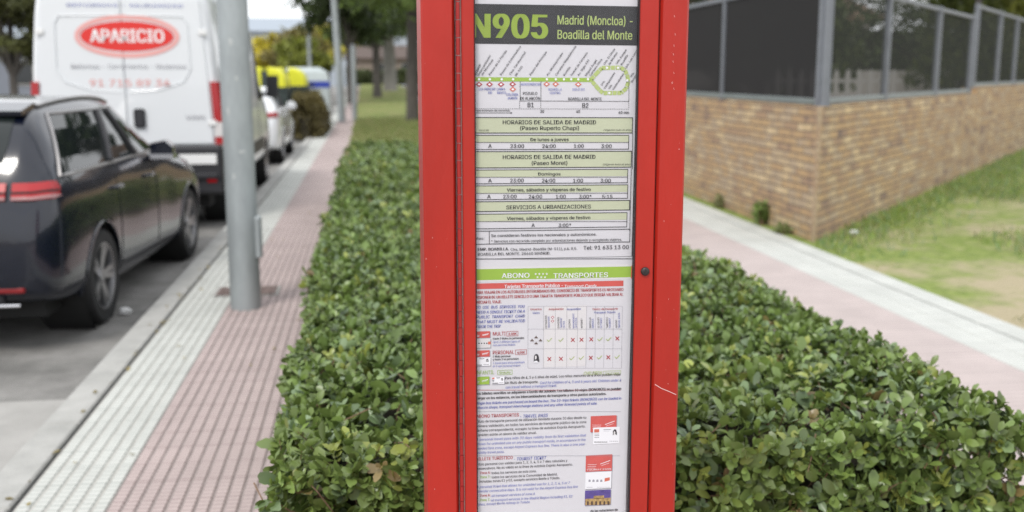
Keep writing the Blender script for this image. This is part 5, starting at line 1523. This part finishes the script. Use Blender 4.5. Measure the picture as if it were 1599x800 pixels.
def small(s, x0, y, x1, ink='ink_black', it=0.0, bold=0.006, cap=20): p.text(s, x0, y, x1, cap, ink, it, bold)
card(20, 48, 182, 108, 'ink_card'); card(20, 114, 186, 200, 'ink_cream', 'none')
for q in range(4): p.disc(80 + q * 24, 155, 7, 'ink_black', 2.4, 'ticket_card', 8)
p.shape(176, 152, [(-14, -14), (12, -14), (12, 14), (-14, 14)], 'ink_orange', 2.4, 'ticket_card')
p.text('MULTI', 208, 84, 325, 36, 'ink_red', 0, 0.004); p.frame(336, 46, 440, 88, 3.5, 'ink_red', B_); p.text('2,50€', 352, 78, 428, 22, 'ink_red', 0, 0.02)
small('Hasta 3 títulos no personales', 208, 121, 497, bold=0.014); small('Up to 3 different types of', 208, 152, 460, 'ink_pale_blue', 0.2); small('non personal tickets', 208, 181, 415, 'ink_pale_blue', 0.2)
card(20, 224, 178, 282, 'ink_card'); card(20, 288, 186, 368, 'ink_white', 'id')
p.text('PERSONAL', 208, 258, 403, 36, 'ink_red', 0, 0.004); p.frame(417, 217, 518, 260, 3.5, 'ink_red', B_); p.text('4,00€', 433, 250, 503, 22, 'ink_red', 0, 0.02)
small('1 título personal', 208, 286, 370, bold=0.014); small('y hasta 3 no personales', 208, 313, 447, bold=0.014); small('1 travel pass and a maximum', 208, 347, 500, 'ink_pale_blue', 0.2); small('of 3 non personal tickets', 208, 376, 462, 'ink_pale_blue', 0.2)
p.text('INFANTIL', 46, 445, 220, 38, 'ink_green', 0, 0.0); p.frame(252, 406, 386, 446, 3.5, 'ink_green', B_); small('Gratuito', 268, 436, 370, 'ink_green', cap=24)
p.text('CHILDREN', 1048, 450, 1215, 36, 'ink_pale_lime', 0.2, 0.004); p.frame(1228, 413, 1390, 446, 3.5, 'ink_pale_lime', B_); small('Free of charge', 1248, 438, 1375, 'ink_pale_lime', 0.2, cap=17)
card(20, 467, 175, 540, 'ink_green'); card(196, 467, 314, 534, 'ink_white', 'id')
small('Para niños de 4, 5 y 6 años de edad. Los niños menores de 4 años pueden viajar', 320, 488, 1390, cap=26); small('sin título de transporte.', 320, 532, 628, cap=26); small('Card for children of 4, 5 and 6 years old. Children under 4', 643, 532, 1393, 'ink_pale_blue', 0.2, cap=26); small('can travel without a transport ticket.', 325, 573, 797, 'ink_pale_blue', 0.2, cap=26)
p.line((20, 588), (1388, 588), 4, 'ink_red', part=B_)
small('Los billetes sencillos se adquieren a bordo del autobús. Los billetes 10 viajes (BONOBÚS) se pueden', 52, 632, 1392, bold=0.018, cap=26); small('cargar en los estancos, en los intercambiadores de transporte y otros puntos autorizados.', 52, 675, 1255, bold=0.018, cap=26)
small('Single bus tickets are purchased on board the bus. The 10-trips tickets (BONOBÚS) can be loaded in', 52, 722, 1392, 'ink_blue', 0.2, 0.010, 26); small('tobacco shops, transport interchange stations and any other licensed points of sale.', 52, 762, 1170, 'ink_blue', 0.2, 0.010, 26)
p.section(735, 600, SC)
p.line((20, 253), (1392, 253), 3, 'ink_grey', part=B_)
p.text('ABONO TRANSPORTES', 54, 312, 447, 33, 'ink_red', 0, 0.006); p.text('- TRAVEL PASS', 458, 312, 716, 33, 'ink_blue', 0.2, 0.006)
for s, y, e in (('Título de transporte personal de utilización ilimitada durante 30 días desde su', 357, 1070), ('primera validación, en todos los servicios de transporte público de la zona', 399, 1070), ('tarifaria correspondiente, excepto la línea de autobús Exprés Aeropuerto.', 440, 1062), ('También existe un abono de validez anual.', 481, 610)): small(s, 54, y, e, bold=0.004, cap=25)
for s, y, e in (('A personal travel pass with 30 days validity from its first validation that', 524, 1068), ('allows for unlimited use on any public transport mode, in accordance to the', 565, 1064), ('needed fare zone, except Airport Express bus line. There is also a one year', 606, 1060), ('validity travel pass.', 645, 312)): small(s, 54, y, e, 'ink_pale_blue', 0.2, 0.004, 25)
card(1113, 297, 1352, 445, 'ink_card'); 
p.rect(1135, 403, 1380, 556, 'ink_white', 2.6, 'ticket_card')
x0, y0, w_, h_ = 1135, 403, 245, 153
p.rect(x0 + 10, y0 + 14, x0 + 56, y0 + 44, 'ink_orange', 3.2, 'ticket_card'); p.line((x0 + 95, y0 + 16), (x0 + 165, y0 + 16), 4, 'ink_black', 3.2, 'ticket_card'); p.line((x0 + 95, y0 + 30), (x0 + 150, y0 + 30), 3, 'ink_grey', 3.2, 'ticket_card')
for q in (58, 72, 88): p.line((x0 + 12, y0 + q), (x0 + 55, y0 + q), 4, 'ink_black', 3.2, 'ticket_card')
p.line((x0 + 10, y0 + 132), (x0 + 130, y0 + 132), 8, 'ink_black', 3.2, 'ticket_card', (16, 4)); p.line((x0 + 150, y0 + 124), (x0 + 228, y0 + 124), 6, 'ink_grey', 3.2, 'ticket_card', (12, 6))
p.shape(x0 + 200, y0 + 42, [(-20, -30), (-20, 14), (-4, 32), (12, 28), (20, 4), (24, -34), (10, -20)], 'ink_black', 3.2, 'ticket_card'); p.shape(x0 + 197, y0 + 44, [(-10, -26), (-8, 8), (2, 16), (9, 2), (6, -26)], 'ink_cream', 3.8, 'ticket_card')
p.line((20, 662), (1382, 662), 3, 'ink_grey', part=B_)
p.section(735, 690, SC)
p.text('BILLETE TURÍSTICO', 54, 173, 390, 32, 'ink_red', 0, 0.006); p.text('- TOURIST TICKET', 402, 173, 702, 32, 'ink_blue', 0.2, 0.006)
for s, a, y, e, ink, it in (('Título personal con validez para 1, 2, 3, 4, 5 ó 7 días naturales y', 54, 220, 895, 'ink_black', 0), ('consecutivos. No es válido en la línea de autobús Exprés Aeropuerto.', 54, 259, 945, 'ink_black', 0), ('- Zona A:', 66, 299, 185, 'ink_red', 0), ('todos los servicios de esta zona.', 195, 299, 610, 'ink_black', 0), ('- Zona T:', 66, 338, 185, 'ink_green', 0), ('todos los servicios de la Comunidad de Madrid,', 195, 338, 803, 'ink_black', 0), ('incluidas zonas E1 y E2, excepto servicios Renfe a Toledo.', 85, 378, 826, 'ink_black', 0), ('A personal ticket that allows for unlimited use for 1, 2, 3, 4, 5 or 7', 58, 429, 920, 'ink_pale_blue', 0.2), ('calendar consecutive days. It is not valid for the Airport Express bus line', 54, 469, 992, 'ink_pale_blue', 0.2), ('- Zone A:', 66, 509, 185, 'ink_red', 0), ('all transport services of zone A', 195, 509, 595, 'ink_pale_blue', 0.2), ('- Zone T:', 66, 550, 182, 'ink_green', 0), ('all transport services in the Madrid Region including E1, E2', 190, 550, 942, 'ink_pale_blue', 0.2), ('zones, except Renfe railway to Toledo', 54, 590, 548, 'ink_pale_blue', 0.2), ('de las estaciones de', 1110, 650, 1362, 'ink_black', 0)):
    small(s, a, y, e, ink, it, 0.018 if 'estaciones de' in s else (0.010 if s[:2] == '- ' else 0.004), 25)
card(1068, 127, 1312, 278, 'ink_card'); p.text('TOURIST PASS', 1075, 266, 1300, 14, 'ink_white', 0, 0.02)
card(1064, 284, 1305, 438, 'ink_white', 'none')
for q in range(4): p.shape(1102 + q * 36, 360, [(-11, -12), (11, -12), (11, 6), (6, 12), (-6, 12), (-11, 6)], 'ink_grey', 2, 'ticket_card')
p.shape(1265, 348, [(-28, -22), (26, -12), (26, 22), (-26, 14)], 'ink_orange', 2, 'ticket_card'); p.line((1075, 420), (1130, 420), 4, 'ink_grey', 2, 'ticket_card'); p.line((1170, 420), (1290, 420), 3, 'ink_grey', 2, 'ticket_card')
card(1060, 452, 1298, 590, 'ink_violet', 'none')
p.rect(1062, 528, 1296, 588, 'ink_gold', 1.9, 'ticket_card')
p.rect(1140, 500, 1236, 528, 'ink_gold', 1.9, 'ticket_card')
for q in range(6): p.shape(1086 + q * 38, 566, [(-10, -22), (10, -22), (10, 12), (5, 20), (-5, 20), (-10, 12)], 'ink_brown', 2.6, 'ticket_card')
p.done()
